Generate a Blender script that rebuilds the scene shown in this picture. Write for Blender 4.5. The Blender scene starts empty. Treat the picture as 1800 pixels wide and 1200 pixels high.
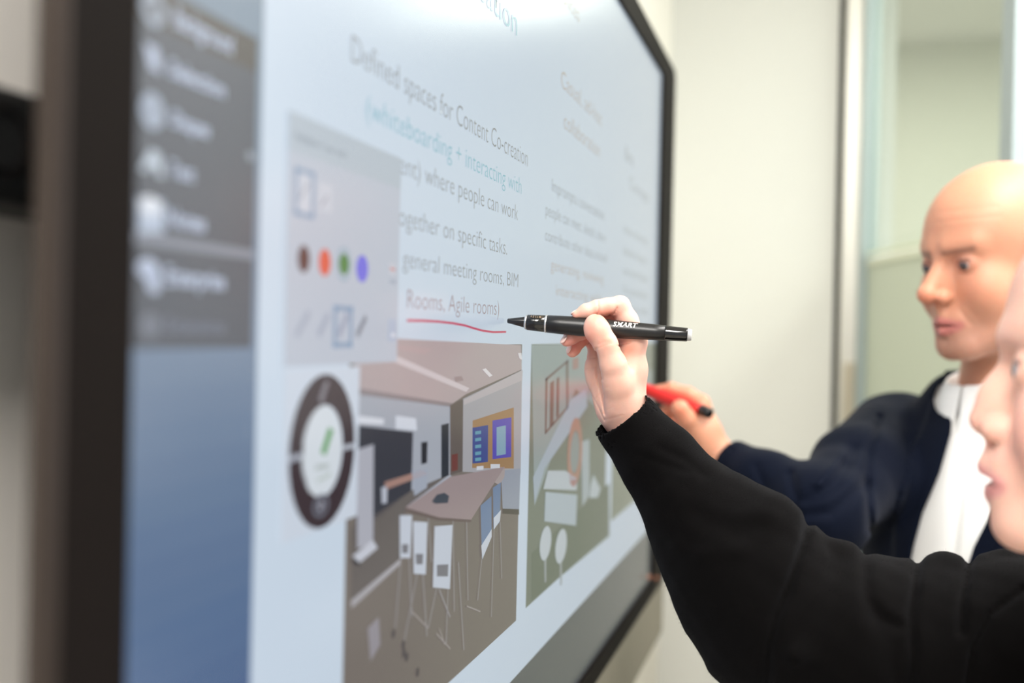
import bpy, bmesh, math
import numpy as np
from mathutils import Vector, Matrix

# ------------------------------------------------------------------ camera
FPX = 2000.0
TH = math.radians(15.1)
ROLL = math.radians(1.25)
PITCH = math.radians(0.35)
CAM = Vector((0.0, -0.26, 1.45))
F0 = Vector((math.cos(TH), math.sin(TH), 0)); R0 = Vector((math.sin(TH), -math.cos(TH), 0)); U0 = Vector((0, 0, 1))
Fv = F0 * math.cos(PITCH) - U0 * math.sin(PITCH)
U1 = U0 * math.cos(PITCH) + F0 * math.sin(PITCH)
Rv = R0 * math.cos(ROLL) + U1 * math.sin(ROLL)
Uv = U1 * math.cos(ROLL) - R0 * math.sin(ROLL)
sc = bpy.context.scene
cd = bpy.data.cameras.new('camera'); cam = bpy.data.objects.new('camera', cd); sc.collection.objects.link(cam)
cam.matrix_world = Matrix(((Rv.x, Uv.x, -Fv.x, CAM.x), (Rv.y, Uv.y, -Fv.y, CAM.y), (Rv.z, Uv.z, -Fv.z, CAM.z), (0, 0, 0, 1)))
cd.sensor_width = 36; cd.lens = 36 * FPX / 1800; cd.clip_start = 0.02
cd.dof.use_dof = True; cd.dof.focus_distance = 0.955; cd.dof.aperture_fstop = 2.8
sc.camera = cam

# ------------------------------------------------------------------ world, lights, exposure
w = bpy.data.worlds.new('world'); sc.world = w; w.use_nodes = True
w.node_tree.nodes['Background'].inputs[0].default_value = (0.93, 0.97, 1.0, 1)
w.node_tree.nodes['Background'].inputs[1].default_value = 0.85
sc.view_settings.view_transform = 'Standard'; sc.view_settings.look = 'None'
sc.view_settings.gamma = 1; sc.view_settings.use_curve_mapping = False
sc.view_settings.exposure = 0.0
CEIL = 2.75
def area(name, loc, rot, sx, sy, power, col):
    l = bpy.data.lights.new(name, 'AREA'); l.shape = 'RECTANGLE'; l.size = sx; l.size_y = sy; l.energy = power; l.color = col
    o = bpy.data.objects.new(name, l); sc.collection.objects.link(o); o.location = loc; o.rotation_euler = rot
    return o
LIGHTS = [(0.9, -0.95), (2.1, -1.6), (-0.75, -0.34), (0.9, -2.9)]
for lx, ly in LIGHTS:
    area('ceiling_light_glow', (lx, ly, CEIL - 0.035), (0, 0, 0), 1.1, 0.5, 62 if lx < -0.5 else 38, (1.0, 0.97, 0.93))
area('corridor_glow', (3.9, -0.6, CEIL - 0.05), (0, 0, 0), 0.8, 1.6, 36, (1.0, 0.97, 0.9))
area('window_daylight', (0.6, -4.3, 1.6), (math.radians(90), 0, 0), 4.5, 2.0, 28, (0.93, 0.97, 1.0))

# ------------------------------------------------------------------ helpers
COL = sc.collection
def lin(c):
    return tuple(((x / 255) / 12.92 if x / 255 <= 0.04045 else ((x / 255 + 0.055) / 1.055) ** 2.4) for x in c)
def tag(o, label=None, cat=None, group=None, kind=None):
    if label: o['label'] = label
    if cat: o['category'] = cat
    if group: o['group'] = group
    if kind: o['kind'] = kind
    return o
def empty(name, loc, label, cat):
    o = bpy.data.objects.new(name, None); COL.objects.link(o); o.location = loc; o.empty_display_size = 0.05
    bpy.context.view_layer.update()
    return tag(o, label, cat)
def link(name, me, mats, parent=None, smooth=True):
    o = bpy.data.objects.new(name, me); COL.objects.link(o)
    for m in (mats if isinstance(mats, (list, tuple)) else [mats]): me.materials.append(m)
    if smooth: me.polygons.foreach_set('use_smooth', [True] * len(me.polygons))
    if parent is not None:
        o.parent = parent; o.matrix_parent_inverse = Matrix.Translation(-pw(parent))
    return o
def pw(o):
    v = Vector(o.location)
    while o.parent is not None:
        o = o.parent
        if o.type == 'EMPTY': v = Vector(o.location)
    return v if True else v
# meshes are modelled in world coordinates; parents are Empties (located) or meshes at the origin
def parent_keep(o, parent):
    o.parent = parent
    if parent.type == 'EMPTY': o.matrix_parent_inverse = Matrix.Translation(-Vector(parent.location))
    else: o.matrix_parent_inverse = Matrix.Identity(4) if parent.parent is None else Matrix.Identity(4)
def mk(name, me, mats, parent=None, smooth=True):
    o = bpy.data.objects.new(name, me); COL.objects.link(o)
    for m in (mats if isinstance(mats, (list, tuple)) else [mats]): me.materials.append(m)
    if smooth and len(me.polygons): me.polygons.foreach_set('use_smooth', [True] * len(me.polygons))
    if parent is not None: parent_keep(o, parent)
    return o
def bm_obj(name, bm, mats, parent=None, smooth=False):
    me = bpy.data.meshes.new(name); bmesh.ops.recalc_face_normals(bm, faces=bm.faces[:]); bm.to_mesh(me); bm.free()
    return mk(name, me, mats, parent, smooth)
def box(bm, lo, hi, bev=0.0):
    lo = Vector(lo); hi = Vector(hi)
    r = bmesh.ops.create_cube(bm, size=1, matrix=Matrix.Translation((lo + hi) / 2) @ Matrix.Diagonal((*(hi - lo), 1)))
    if bev > 0:
        es = list({e for v in r['verts'] for e in v.link_edges})
        bmesh.ops.bevel(bm, geom=es, offset=bev, segments=2, affect='EDGES', profile=0.5)
def boxo(name, lo, hi, m, parent=None, bev=0.0):
    bm = bmesh.new(); box(bm, lo, hi, bev); return bm_obj(name, bm, m, parent)

def C2W(p):   # camera space (right, down, depth) -> world
    return CAM + Rv * p[0] - Uv * p[1] + Fv * p[2]
MW = np.array([[Rv.x, -Uv.x, Fv.x], [Rv.y, -Uv.y, Fv.y], [Rv.z, -Uv.z, Fv.z]]); CW = np.array(CAM)
def c2w(a): return a @ MW.T + CW
def w2c(a): return (np.asarray(a) - CW) @ MW
def pt(px, py, Z): return np.array([(px - 900) / FPX * Z, (py - 600) / FPX * Z, Z])
def S(px, py, y=0.0):     # where the ray through a photo point meets the vertical plane at y
    d = Fv + Rv * ((px - 900) / FPX) - Uv * ((py - 600) / FPX)
    t = (y - CAM.y) / d.y
    p = CAM + d * t
    return p.x, p.z

# ------------------------------------------------------------------ materials
def mat(name, col, rough=0.5, metal=0.0, spec=0.5, bump=None, noise=None, sheen=0, attr=False, sss=0.0, coat=0, aniso=None):
    m = bpy.data.materials.new(name); m.use_nodes = True; nt = m.node_tree; b = nt.nodes['Principled BSDF']
    c = (*lin(col), 1); b.inputs['Base Color'].default_value = c
    b.inputs['Roughness'].default_value = rough; b.inputs['Metallic'].default_value = metal
    b.inputs['Specular IOR Level'].default_value = spec
    if coat: b.inputs['Coat Weight'].default_value = coat
    if sheen:
        b.inputs['Sheen Weight'].default_value = sheen; b.inputs['Sheen Roughness'].default_value = 0.5
        b.inputs['Sheen Tint'].default_value = (0.7, 0.75, 0.9, 1)
    tc = nt.nodes.new('ShaderNodeTexCoord')
    if noise:   # (scale, amount)
        n = nt.nodes.new('ShaderNodeTexNoise'); n.inputs['Scale'].default_value = noise[0]; n.inputs['Detail'].default_value = 4
        mp = nt.nodes.new('ShaderNodeMapping'); mp.inputs['Scale'].default_value = noise[2] if len(noise) > 2 else (1, 1, 1)
        nt.links.new(tc.outputs['Object'], mp.inputs[0]); nt.links.new(mp.outputs[0], n.inputs['Vector'])
        mr = nt.nodes.new('ShaderNodeMapRange'); mr.inputs['To Min'].default_value = 1 - noise[1]; mr.inputs['To Max'].default_value = 1 + noise[1]
        nt.links.new(n.outputs['Fac'], mr.inputs['Value'])
        mx = nt.nodes.new('ShaderNodeVectorMath'); mx.operation = 'SCALE'
        nt.links.new(mr.outputs[0], mx.inputs['Scale']); mx.inputs[0].default_value = c[:3]
        if attr:
            a = nt.nodes.new('ShaderNodeAttribute'); a.attribute_name = 'Col'; nt.links.new(a.outputs['Color'], mx.inputs[0])
        nt.links.new(mx.outputs[0], b.inputs['Base Color'])
    elif attr:
        a = nt.nodes.new('ShaderNodeAttribute'); a.attribute_name = 'Col'; nt.links.new(a.outputs['Color'], b.inputs['Base Color'])
    if bump:    # (scale, strength, distance)
        n2 = nt.nodes.new('ShaderNodeTexNoise'); n2.inputs['Scale'].default_value = bump[0]; n2.inputs['Detail'].default_value = 3
        mp2 = nt.nodes.new('ShaderNodeMapping'); mp2.inputs['Scale'].default_value = bump[3] if len(bump) > 3 else (1, 1, 1)
        nt.links.new(tc.outputs['Object'], mp2.inputs[0]); nt.links.new(mp2.outputs[0], n2.inputs['Vector'])
        bp = nt.nodes.new('ShaderNodeBump'); bp.inputs['Strength'].default_value = bump[1]; bp.inputs['Distance'].default_value = bump[2]
        nt.links.new(n2.outputs['Fac'], bp.inputs['Height']); nt.links.new(bp.outputs[0], b.inputs['Normal'])
    if sss:
        b.inputs['Subsurface Weight'].default_value = sss; b.inputs['Subsurface Radius'].default_value = (1, 0.35, 0.2)
        b.inputs['Subsurface Scale'].default_value = 0.006
    return m
M = {}
M['wall_far'] = mat('painted_far_wall', (214, 214, 209), 0.6, noise=(3, 0.01), bump=(300, 0.05, 0.0005))
M['wall'] = mat('painted_wall', (236, 230, 222), 0.55, noise=(60, 0.03, (1, 1, 0.06)), bump=(400, 0.3, 0.0006, (1, 1, 0.1)))
M['white'] = mat('white_paint', (236, 238, 236), 0.5)
M['column'] = mat('column_paint', (205, 209, 205), 0.6)
M['floor'] = mat('floor_covering', (186, 180, 170), 0.5, noise=(40, 0.06))
M['ceiling'] = mat('ceiling_paint', (235, 235, 230), 0.8)
M['steel'] = mat('brushed_steel', (215, 214, 205), 0.38, metal=0.55, noise=(30, 0.04, (1, 1, 0.05)))
M['handle_steel'] = mat('door_plate', (188, 180, 160), 0.4, metal=0.6)
M['bluegrey'] = mat('grey_blue_profile', (165, 178, 180), 0.45, metal=0.2)
M['seam'] = mat('black_seal', (18, 17, 16), 0.7)
M['sage'] = mat('corridor_paint', (210, 211, 198), 0.7)
M['bezel'] = mat('black_bezel', (22, 19, 18), 0.5, spec=0.12)
M['bezel'].node_tree.nodes['Principled BSDF'].inputs['IOR'].default_value = 1.15
M['bezel_side'] = mat('bronze_black_side', (46, 38, 33), 0.3, metal=0.5)
M['chassis'] = mat('black_chassis', (20, 20, 20), 0.6)
M['dark'] = mat('black_rail', (17, 16, 15), 0.5)
M['darkhole'] = mat('black_hole', (5, 5, 5), 0.6)
M['tray'] = mat('grey_tray', (118, 112, 98), 0.45, metal=0.1, noise=(20, 0.04))
M['lens'] = mat('amber_reflector', (180, 110, 80), 0.25)
M['pen_matte'] = mat('matte_black_barrel', (14, 13, 13), 0.36, spec=0.5, bump=(3000, 0.15, 0.0001))
M['pen_gloss'] = mat('gloss_black', (14, 13, 13), 0.12, spec=0.6)
M['pen_ring'] = mat('silver_ring', (215, 215, 215), 0.22, metal=0.9)
M['pen_grey'] = mat('pale_grey_button', (190, 190, 188), 0.4)
M['pen_print'] = mat('silver_print', (235, 232, 225), 0.35, metal=0.2)
M['gold_print'] = mat('dull_gold_print', (140, 118, 92), 0.4)
M['pen_red'] = mat('red_barrel', (206, 34, 28), 0.38)
M['skin'] = mat('skin', (235, 190, 170), 0.46, spec=0.35, noise=(120, 0.035), attr=True, sss=0.35, bump=(900, 0.25, 0.0004))
M['nail'] = mat('fingernail', (240, 205, 195), 0.25, spec=0.5)
M['eye'] = mat('eyeball', (230, 230, 230), 0.15, attr=True, coat=0.5)
M['teeth'] = mat('teeth', (232, 226, 214), 0.25)
M['hair'] = mat('dark_hair', (26, 18, 14), 0.55, spec=0.25, bump=(60, 0.8, 0.004, (1, 1, 0.1)))
M['fleece'] = mat('black_fleece', (5, 4, 4), 0.95, spec=0.07, sheen=0.02, noise=(900, 0.45), bump=(1600, 0.7, 0.0005))
M['lint'] = mat('pale_lint', (150, 145, 140), 0.9)
M['dark_cotton'] = mat('black_panel_cloth', (20, 20, 25), 0.8, spec=0.2, noise=(500, 0.2))
M['navy'] = mat('navy_wool', (6, 12, 27), 0.8, spec=0.08, sheen=0.03, noise=(400, 0.3), bump=(1200, 0.4, 0.0004))
M['shirt'] = mat('white_shirt_cotton', (240, 240, 238), 0.75, bump=(400, 0.1, 0.0003))
M['trousers'] = mat('charcoal_trousers', (35, 36, 42), 0.85)
M['shoe'] = mat('black_leather_shoe', (18, 16, 15), 0.3)
M['door_frame'] = mat('white_board', (232, 232, 226), 0.5)
def glass(name, frost):
    m = bpy.data.materials.new(name); m.use_nodes = True; nt = m.node_tree; nt.nodes.clear()
    out = nt.nodes.new('ShaderNodeOutputMaterial'); tr = nt.nodes.new('ShaderNodeBsdfTransparent'); tr.inputs[0].default_value = (0.93, 0.97, 0.93, 1)
    gl = nt.nodes.new('ShaderNodeBsdfGlossy'); gl.inputs['Roughness'].default_value = 0.05
    fr = nt.nodes.new('ShaderNodeFresnel'); fr.inputs[0].default_value = 1.5
    mx = nt.nodes.new('ShaderNodeMixShader'); geo = nt.nodes.new('ShaderNodeNewGeometry'); mt = nt.nodes.new('ShaderNodeMath'); mt.operation = 'SUBTRACT'; mt.use_clamp = True
    nt.links.new(fr.outputs[0], mt.inputs[0]); nt.links.new(geo.outputs['Backfacing'], mt.inputs[1]); nt.links.new(mt.outputs[0], mx.inputs[0]); nt.links.new(tr.outputs[0], mx.inputs[1]); nt.links.new(gl.outputs[0], mx.inputs[2])
    last = mx
    if frost:
        df = nt.nodes.new('ShaderNodeBsdfDiffuse'); df.inputs[0].default_value = (*lin(frost[1]), 1)
        tl = nt.nodes.new('ShaderNodeBsdfTranslucent'); tl.inputs[0].default_value = (*lin(frost[1]), 1)
        a = nt.nodes.new('ShaderNodeMixShader'); a.inputs[0].default_value = 0.5; nt.links.new(df.outputs[0], a.inputs[1]); nt.links.new(tl.outputs[0], a.inputs[2])
        m2 = nt.nodes.new('ShaderNodeMixShader'); m2.inputs[0].default_value = frost[0]; nt.links.new(mx.outputs[0], m2.inputs[1]); nt.links.new(a.outputs[0], m2.inputs[2]); last = m2
    nt.links.new(last.outputs[0], out.inputs[0]); return m
M['glass'] = glass('clear_glass', None)
M['frost'] = glass('frosted_film', (0.8, (198, 202, 188)))
M['frost_line'] = glass('frosted_line', (0.9, (226, 228, 214)))
LAMP = bpy.data.materials.new('lamp_diffuser'); LAMP.use_nodes = True
_b = LAMP.node_tree.nodes['Principled BSDF']; _b.inputs['Emission Color'].default_value = (1, 0.96, 0.9, 1); _b.inputs['Emission Strength'].default_value = 3.0

SCR_GAIN = 0.90
_scr = {}
def scr(col):
    """lit liquid-crystal pixels behind a satin glass sheet"""
    col = tuple(int(c) for c in col)
    if col in _scr: return _scr[col]
    m = bpy.data.materials.new('screen_pixels'); m.use_nodes = True; nt = m.node_tree; nt.nodes.clear()
    out = nt.nodes.new('ShaderNodeOutputMaterial'); e = nt.nodes.new('ShaderNodeEmission')
    e.inputs[0].default_value = (*lin(col), 1); e.inputs[1].default_value = SCR_GAIN
    g = nt.nodes.new('ShaderNodeBsdfGlossy'); g.inputs['Roughness'].default_value = 0.22; g.inputs['Color'].default_value = (0.8, 0.8, 0.8, 1)
    f = nt.nodes.new('ShaderNodeFresnel'); f.inputs[0].default_value = 1.45
    x = nt.nodes.new('ShaderNodeMixShader'); nt.links.new(f.outputs[0], x.inputs[0]); nt.links.new(e.outputs[0], x.inputs[1]); nt.links.new(g.outputs[0], x.inputs[2])
    nt.links.new(x.outputs[0], out.inputs[0]); _scr[col] = m; return m

# ------------------------------------------------------------------ room
WX = 2.87; WY = 0.115; FY = -4.6; NX = -3.0
tag(boxo('wall_left', (NX, WY, 0), (WX + 0.12, WY + 0.1, CEIL), M['wall']), kind='structure')
tag(boxo('floor', (NX, FY, -0.05), (6.0, 1.6, 0), M['floor']), kind='structure')
tag(boxo('ceiling', (NX, FY, CEIL), (6.0, 1.6, CEIL + 0.05), M['ceiling']), kind='structure')
tag(boxo('wall_end', (WX, -0.292, 0), (WX + 0.1, WY, CEIL), M['wall_far']), kind='structure')
tag(boxo('wall_end', (WX, -2.6, 0), (WX + 0.1, -1.25, CEIL), M['white']), kind='structure')
tag(boxo('wall_corridor', (5.2, -3.2, 0), (5.3, 1.5, CEIL), M['sage']), kind='structure')
tag(boxo('wall_corridor_side', (WX + 0.12, 1.4, 0), (5.2, 1.5, CEIL), M['sage']), kind='structure')
tag(boxo('trim_1', (WX - 0.004, -0.306, 0), (WX + 0.1, -0.2925, CEIL), M['seam']), kind='structure')
tag(boxo('trim_2', (WX - 0.02, -0.352, 0), (WX + 0.08, -0.3065, CEIL), M['steel'], bev=0.004), kind='structure')
tag(boxo('trim_3', (WX + 0.5, -0.452, 0), (WX + 0.55, -0.376, CEIL), M['column']), kind='structure')
tag(boxo('baseboard_left', (NX, WY - 0.012, 0), (WX, WY, 0.08), M['white']), kind='structure')
for i, (lx, ly) in enumerate(LIGHTS):
    boxname = 'ceiling_light'
    e = empty(boxname, (lx, ly, CEIL), ('white ceiling panel light nearest the display', 'white ceiling panel light nearest the far end wall', 'white ceiling panel light behind the camera position', 'white ceiling panel light farthest out from the display wall')[i], 'light')
    bm = bmesh.new()
    for a in ((-0.58, -0.28, 0.58, -0.26), (-0.58, 0.26, 0.58, 0.28), (-0.58, -0.26, -0.56, 0.26), (0.56, -0.26, 0.58, 0.26)):
        box(bm, (lx + a[0], ly + a[1], CEIL - 0.03), (lx + a[2], ly + a[3], CEIL))
    bm_obj('frame', bm, M['white'], e)
    boxo('diffuser', (lx - 0.56, ly - 0.26, CEIL - 0.02), (lx + 0.56, ly + 0.26, CEIL - 0.005), LAMP, e)

# glass door, standing open into the room
DA = math.radians(16.1 + 180)
hinge = Vector((WX - 0.03, -0.362, 0)); dd = Vector((-math.cos(math.radians(16.1)), -math.sin(math.radians(16.1)), 0)); dn = Vector((-dd.y, dd.x, 0))
door = empty('door_1', hinge, None, None); door['kind'] = 'structure'
def dbox(name, a, b, z0, z1, t, m, parent=door, off=0.0):
    bm = bmesh.new(); vs = []
    for z in (z0, z1):
        for s, n in ((a, -t), (b, -t), (b, t), (a, t)):
            p = hinge + dd * s + dn * (n + off); vs.append(bm.verts.new((p.x, p.y, z)))
    for f in ((0, 1, 2, 3), (4, 5, 6, 7), (0, 1, 5, 4), (1, 2, 6, 5), (2, 3, 7, 6), (3, 0, 4, 7)): bm.faces.new([vs[i] for i in f])
    return bm_obj(name, bm, m, parent)
def dz(px, py):    # height on the door plane seen at a photo point
    d = Fv + Rv * ((px - 900) / FPX) - Uv * ((py - 600) / FPX)
    t = (hinge - CAM).dot(dn) / d.dot(dn); p = CAM + d * t
    return p.z, (p - hinge).dot(dd)
zl1, _ = dz(1600, 414); zl2, _ = dz(1600, 428); zl3, _ = dz(1600, 440); zl4, _ = dz(1600, 452)
SE = 0.80
dbox('pane', 0.03, SE - 0.05, zl1, 2.6, 0.004, M['glass'])
dbox('frosted_pane', 0.03, SE - 0.05, 0.03, zl4, 0.004, M['frost'])
dbox('frosted_line', 0.03, SE - 0.05, zl2, zl3 + 0.006, 0.005, M['frost_line'])
dbox('pane', 0.03, SE - 0.05, zl3 + 0.006, zl1, 0.0035, M['glass'], off=0)
dbox('frosted_line', 0.03, SE - 0.05, zl4 - 0.004, zl4 + 0.012, 0.006, M['frost_line'])
dbox('hinge_stile', 0.0, 0.03, 0.01, 2.65, 0.018, M['bluegrey'])
dbox('lock_stile', SE - 0.05, SE, 0.01, 2.65, 0.018, M['bluegrey'])
zh0, _ = dz(1478, 655); zh1, _ = dz(1478, 590)
bm = bmesh.new(); box(bm, (WX - 0.032, -0.345, 1.12), (WX - 0.018, -0.318, 1.40), 0.003); tag(bm_obj('strike_plate', bm, M['handle_steel'], None), 'small upright bronze metal plate on the steel door jamb', 'door plate')

# ------------------------------------------------------------------ display
xl, _ = S(213, 600); xr = S(1157, 400)[0]; zt = S(1157, 121)[1]; zb = S(1143, 1019)[1]
oxl = S(114, 600, -0.005)[0]; oxr = S(1177, 400)[0]; ozt = S(1176, 114)[1]; ozb = S(1157, 1024)[1]
print('DISPLAY', xl, xr, zb, zt, 'outer', oxl, oxr, ozb, ozt, 'ratio', (xr - xl) / (zt - zb))
disp = empty('interactive_display', ((xl + xr) / 2, 0.02, (zt + zb) / 2), 'large wall mounted touch screen display with black bezel showing a presentation slide', 'display')
def ring(bm, o, i, y0, y1, ro, ri):
    def loop(r, rad):
        x0, x1, z0, z1 = r; out = []
        for cx, cz, a0 in ((x1 - rad, z1 - rad, 0), (x0 + rad, z1 - rad, 90), (x0 + rad, z0 + rad, 180), (x1 - rad, z0 + rad, 270)):
            for k in range(7):
                a = math.radians(a0 + k * 15); out.append((cx + rad * math.cos(a), cz + rad * math.sin(a)))
        return out
    O = loop(o, ro); I = loop(i, ri); n = len(O)
    e = 0.003
    Os = loop((o[0] + e, o[1] - e, o[2] + e, o[3] - e), ro - e / 2)
    L = []
    NB = 9
    for j in range(NB):
        ph = math.pi * j / (NB - 1); g = 0.004 * math.sin(ph); yy = (y0 + y1) / 2 + (y1 - y0) / 2 * math.cos(ph)
        L.append([bm.verts.new((x, yy, z)) for x, z in loop((o[0] - g, o[1] + g, o[2] - g, o[3] + g), ro + g)])
    L += [
         [bm.verts.new((x, y0, z)) for x, z in I], [bm.verts.new((x, y0 + 0.006, z)) for x, z in I], [bm.verts.new((x, y1, z)) for x, z in I]]
    for a in range(len(L)):
        A = L[a]; B = L[(a + 1) % len(L)]
        for k in range(n): f = bm.faces.new((A[k], A[(k + 1) % n], B[(k + 1) % n], B[k])); f.material_index = 1 if a < NB - 1 else 0; f.smooth = a < NB - 1
bm = bmesh.new(); ring(bm, (oxl, oxr, ozb, ozt), (xl, xr, zb, zt), -0.005, 0.0085, 0.018, 0.004)
bezel = bm_obj('bezel', bm, [M['bezel'], M['bezel_side']], disp)
boxo('chassis', (xl + 0.06, 0.009, zb + 0.03), (xr - 0.03, 0.06, zt - 0.03), M['chassis'], disp, 0.006)
# a row of small vent dimples along the near side of the bezel
bm = bmesh.new()
z = ozb + 0.03
while z < ozt - 0.03:
    if not (1.44 < z < 1.508):
        bmesh.ops.create_uvsphere(bm, u_segments=8, v_segments=5, radius=0.0011, matrix=Matrix.Translation((oxl - 0.0038, 0.0015, z)))
    z += 0.0075
tag(bm_obj('side_dimple', bm, M['bezel_side'], disp, True), kind='stuff')
# tray below
tz1 = ozb - 0.001; trx, trz = S(1181, 1068, 0.03); tz0 = S(1150, 1137, -0.004)[1]
bm = bmesh.new(); box(bm, (oxl + 0.2, -0.004, tz0), (oxr - 0.004, 0.045, tz1), 0.003)
bm_obj('lower_trim', bm, M['tray'], disp)
for px_, py_ in ((1142, 1014), (1155, 1016)):
    x_, z_ = S(px_, py_, -0.006)
    bm = bmesh.new(); bmesh.ops.create_uvsphere(bm, u_segments=16, v_segments=8, radius=0.006, matrix=Matrix.Translation((x_, -0.005, z_)) @ Matrix.Diagonal((1.2, 0.3, 0.7, 1)))
    bm_obj('corner_sensor', bm, M['lens'], disp, True)
# wall mount rail behind, at the near edge
mx0, mz1 = S(-60, 118, 0.07); mx1, _ = S(60, 160, 0.07); mz0 = S(20, 362, 0.07)[1]
mr = empty('mount_rail', (xl + 0.4, WY, (mz0 + S(20, 150, 0.07)[1]) / 2), 'black wall mount rail with a round hole behind the near edge of the display', 'wall mount')
mzt = S(20, 152, 0.07)[1]
bm = bmesh.new(); box(bm, (0.32, 0.07, mz0), (1.7, WY, mzt), 0.004); bm_obj('rail', bm, M['dark'], mr)
hx, hz = S(3, 247, 0.07)
bm = bmesh.new(); bmesh.ops.create_cone(bm, cap_ends=True, segments=32, radius1=0.012, radius2=0.012, depth=0.002, matrix=Matrix.Translation((hx, 0.0695, hz)) @ Matrix.Rotation(math.pi / 2, 4, 'X')); bm_obj('hole', bm, M['darkhole'], mr)
bm = bmesh.new(); nseg = 32
for k in range(nseg):
    a0 = 2 * math.pi * k / nseg; a1 = 2 * math.pi * (k + 1) / nseg; q = []
    for a, r, y in ((a0, 0.0122, 0.0698), (a1, 0.0122, 0.0698), (a1, 0.0134, 0.0672), (a0, 0.0134, 0.0672)): q.append(bm.verts.new((hx + r * math.cos(a), y, hz + r * math.sin(a))))
    bm.faces.new(q); q2 = []
    for a, r, y in ((a0, 0.0134, 0.0672), (a1, 0.0134, 0.0672), (a1, 0.0146, 0.0698), (a0, 0.0146, 0.0698)): q2.append(bm.verts.new((hx + r * math.cos(a), y, hz + r * math.sin(a))))
    bm.faces.new(q2)
bmesh.ops.remove_doubles(bm, verts=bm.verts[:], dist=1e-5); bm_obj('hole_rim', bm, M['bezel'], mr, True)
bm = bmesh.new(); box(bm, (0.34, 0.068, mz0 + (mzt - mz0) * 0.16), (1.7, 0.0705, mz0 + (mzt - mz0) * 0.20)); bm_obj('groove', bm, M['darkhole'], mr)

# ---- screen content: flat polygons on the screen plane
LY = 0.00012
class Flat:
    def __init__(s): s.v = []; s.f = []; s.mi = []; s.m = []
    def add(s, pts, col, layer):
        col = tuple(col)
        if col not in s.m: s.m.append(col)
        b = len(s.v)
        s.v += [(x, -LY * layer, z) for x, z in pts]; s.f.append(tuple(range(b, b + len(pts)))); s.mi.append(s.m.index(col))
    def px(s, pts, col, layer): s.add([S(*p) for p in pts], col, layer)
    def ell(s, cx, cy, rx, ry, col, layer, inner=None, n=32):
        x0, z0 = S(cx, cy); x1, _ = S(cx + rx, cy); xm, _ = S(cx - rx, cy); RX = (x1 - xm) / 2; x0 = (x1 + xm) / 2
        RZ = abs(S(cx, cy - ry)[1] - S(cx, cy + ry)[1]) / 2
        P = [(x0 + RX * math.cos(2 * math.pi * k / n), z0 + RZ * math.sin(2 * math.pi * k / n)) for k in range(n)]
        if inner is None: s.add(P, col, layer)
        else:
            Q = [(x0 + RX * inner * math.cos(2 * math.pi * k / n), z0 + RZ * inner * math.sin(2 * math.pi * k / n)) for k in range(n)]
            for k in range(n): s.add([P[k], P[(k + 1) % n], Q[(k + 1) % n], Q[k]], col, layer)
    def rect(s, p0, p1, col, layer):   # axis aligned on the screen from two photo corners
        x0, z0 = S(*p0); x1, z1 = S(*p1); s.add([(x0, z0), (x1, z0), (x1, z1), (x0, z1)], col, layer)
    def line(s, p0, p1, wpx, col, layer):
        a = Vector(S(*p0)); b = Vector(S(*p1)); d = (b - a).normalized(); n = Vector((-d.y, d.x)) * wpx / 2 * 0.0005
        s.add([tuple(a + n), tuple(b + n), tuple(b - n), tuple(a - n)], col, layer)
    def build(s, name, parent):
        me = bpy.data.meshes.new(name); me.from_pydata(s.v, [], s.f); me.polygons.foreach_set('material_index', s.mi); me.update()
        bm = bmesh.new(); bm.from_mesh(me)
        for f in bm.faces:
            if f.normal.y > 0: f.normal_flip()
        bm.to_mesh(me); bm.free()
        return mk(name, me, [scr(c) for c in s.m], parent, False)
def text_mesh(txt, thin=0.0, shear=0.0):
    c = bpy.data.curves.new('t', 'FONT'); c.body = txt; c.offset = thin; c.shear = shear; c.resolution_u = 3
    o = bpy.data.objects.new('t', c); COL.objects.link(o)
    dg = bpy.context.evaluated_depsgraph_get(); me = bpy.data.meshes.new_from_object(o.evaluated_get(dg), depsgraph=dg)
    COL.objects.unlink(o); bpy.data.objects.remove(o); bpy.data.curves.remove(c); return me
def text(name, txt, pl, pr, cap, col, parent, layer=6, thin=-0.012):
    """baseline from photo point pl to photo x pr, cap height in photo pixels at the left end"""
    x0, zb_ = S(*pl); x1 = S(pr, pl[1])[0]; h = S(pl[0], pl[1] - cap)[1] - zb_
    me = text_mesh(txt, thin); n = len(me.vertices); a = np.empty(n * 3); me.vertices.foreach_get('co', a); a = a.reshape(-1, 3)
    sx = (x1 - x0) / (a[:, 0].max() - a[:, 0].min()); mnx = a[:, 0].min(); sz = h / 0.70
    b = np.stack([x0 + (a[:, 0] - mnx) * sx, np.full(n, -LY * layer), zb_ + a[:, 1] * sz], 1)
    me.vertices.foreach_set('co', b.ravel()); me.update()
    return mk(name, me, scr(col), parent, False)

panel = Flat(); panel.add([(xl, zb), (xr, zb), (xr, zt), (xl, zt)], (98, 102, 104), 0); screen = panel.build('screen_panel', disp)
xs = S(452, 600)[0]        # sidebar | slide
slide = Flat()
zs_b = S(1000, 1085)[1]
slide.add([(xs, zs_b), (xr, zs_b), (xr, zt), (xs, zt)], (216, 231, 247), 1)
slide.build('slide_page', screen)
side = Flat()
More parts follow.
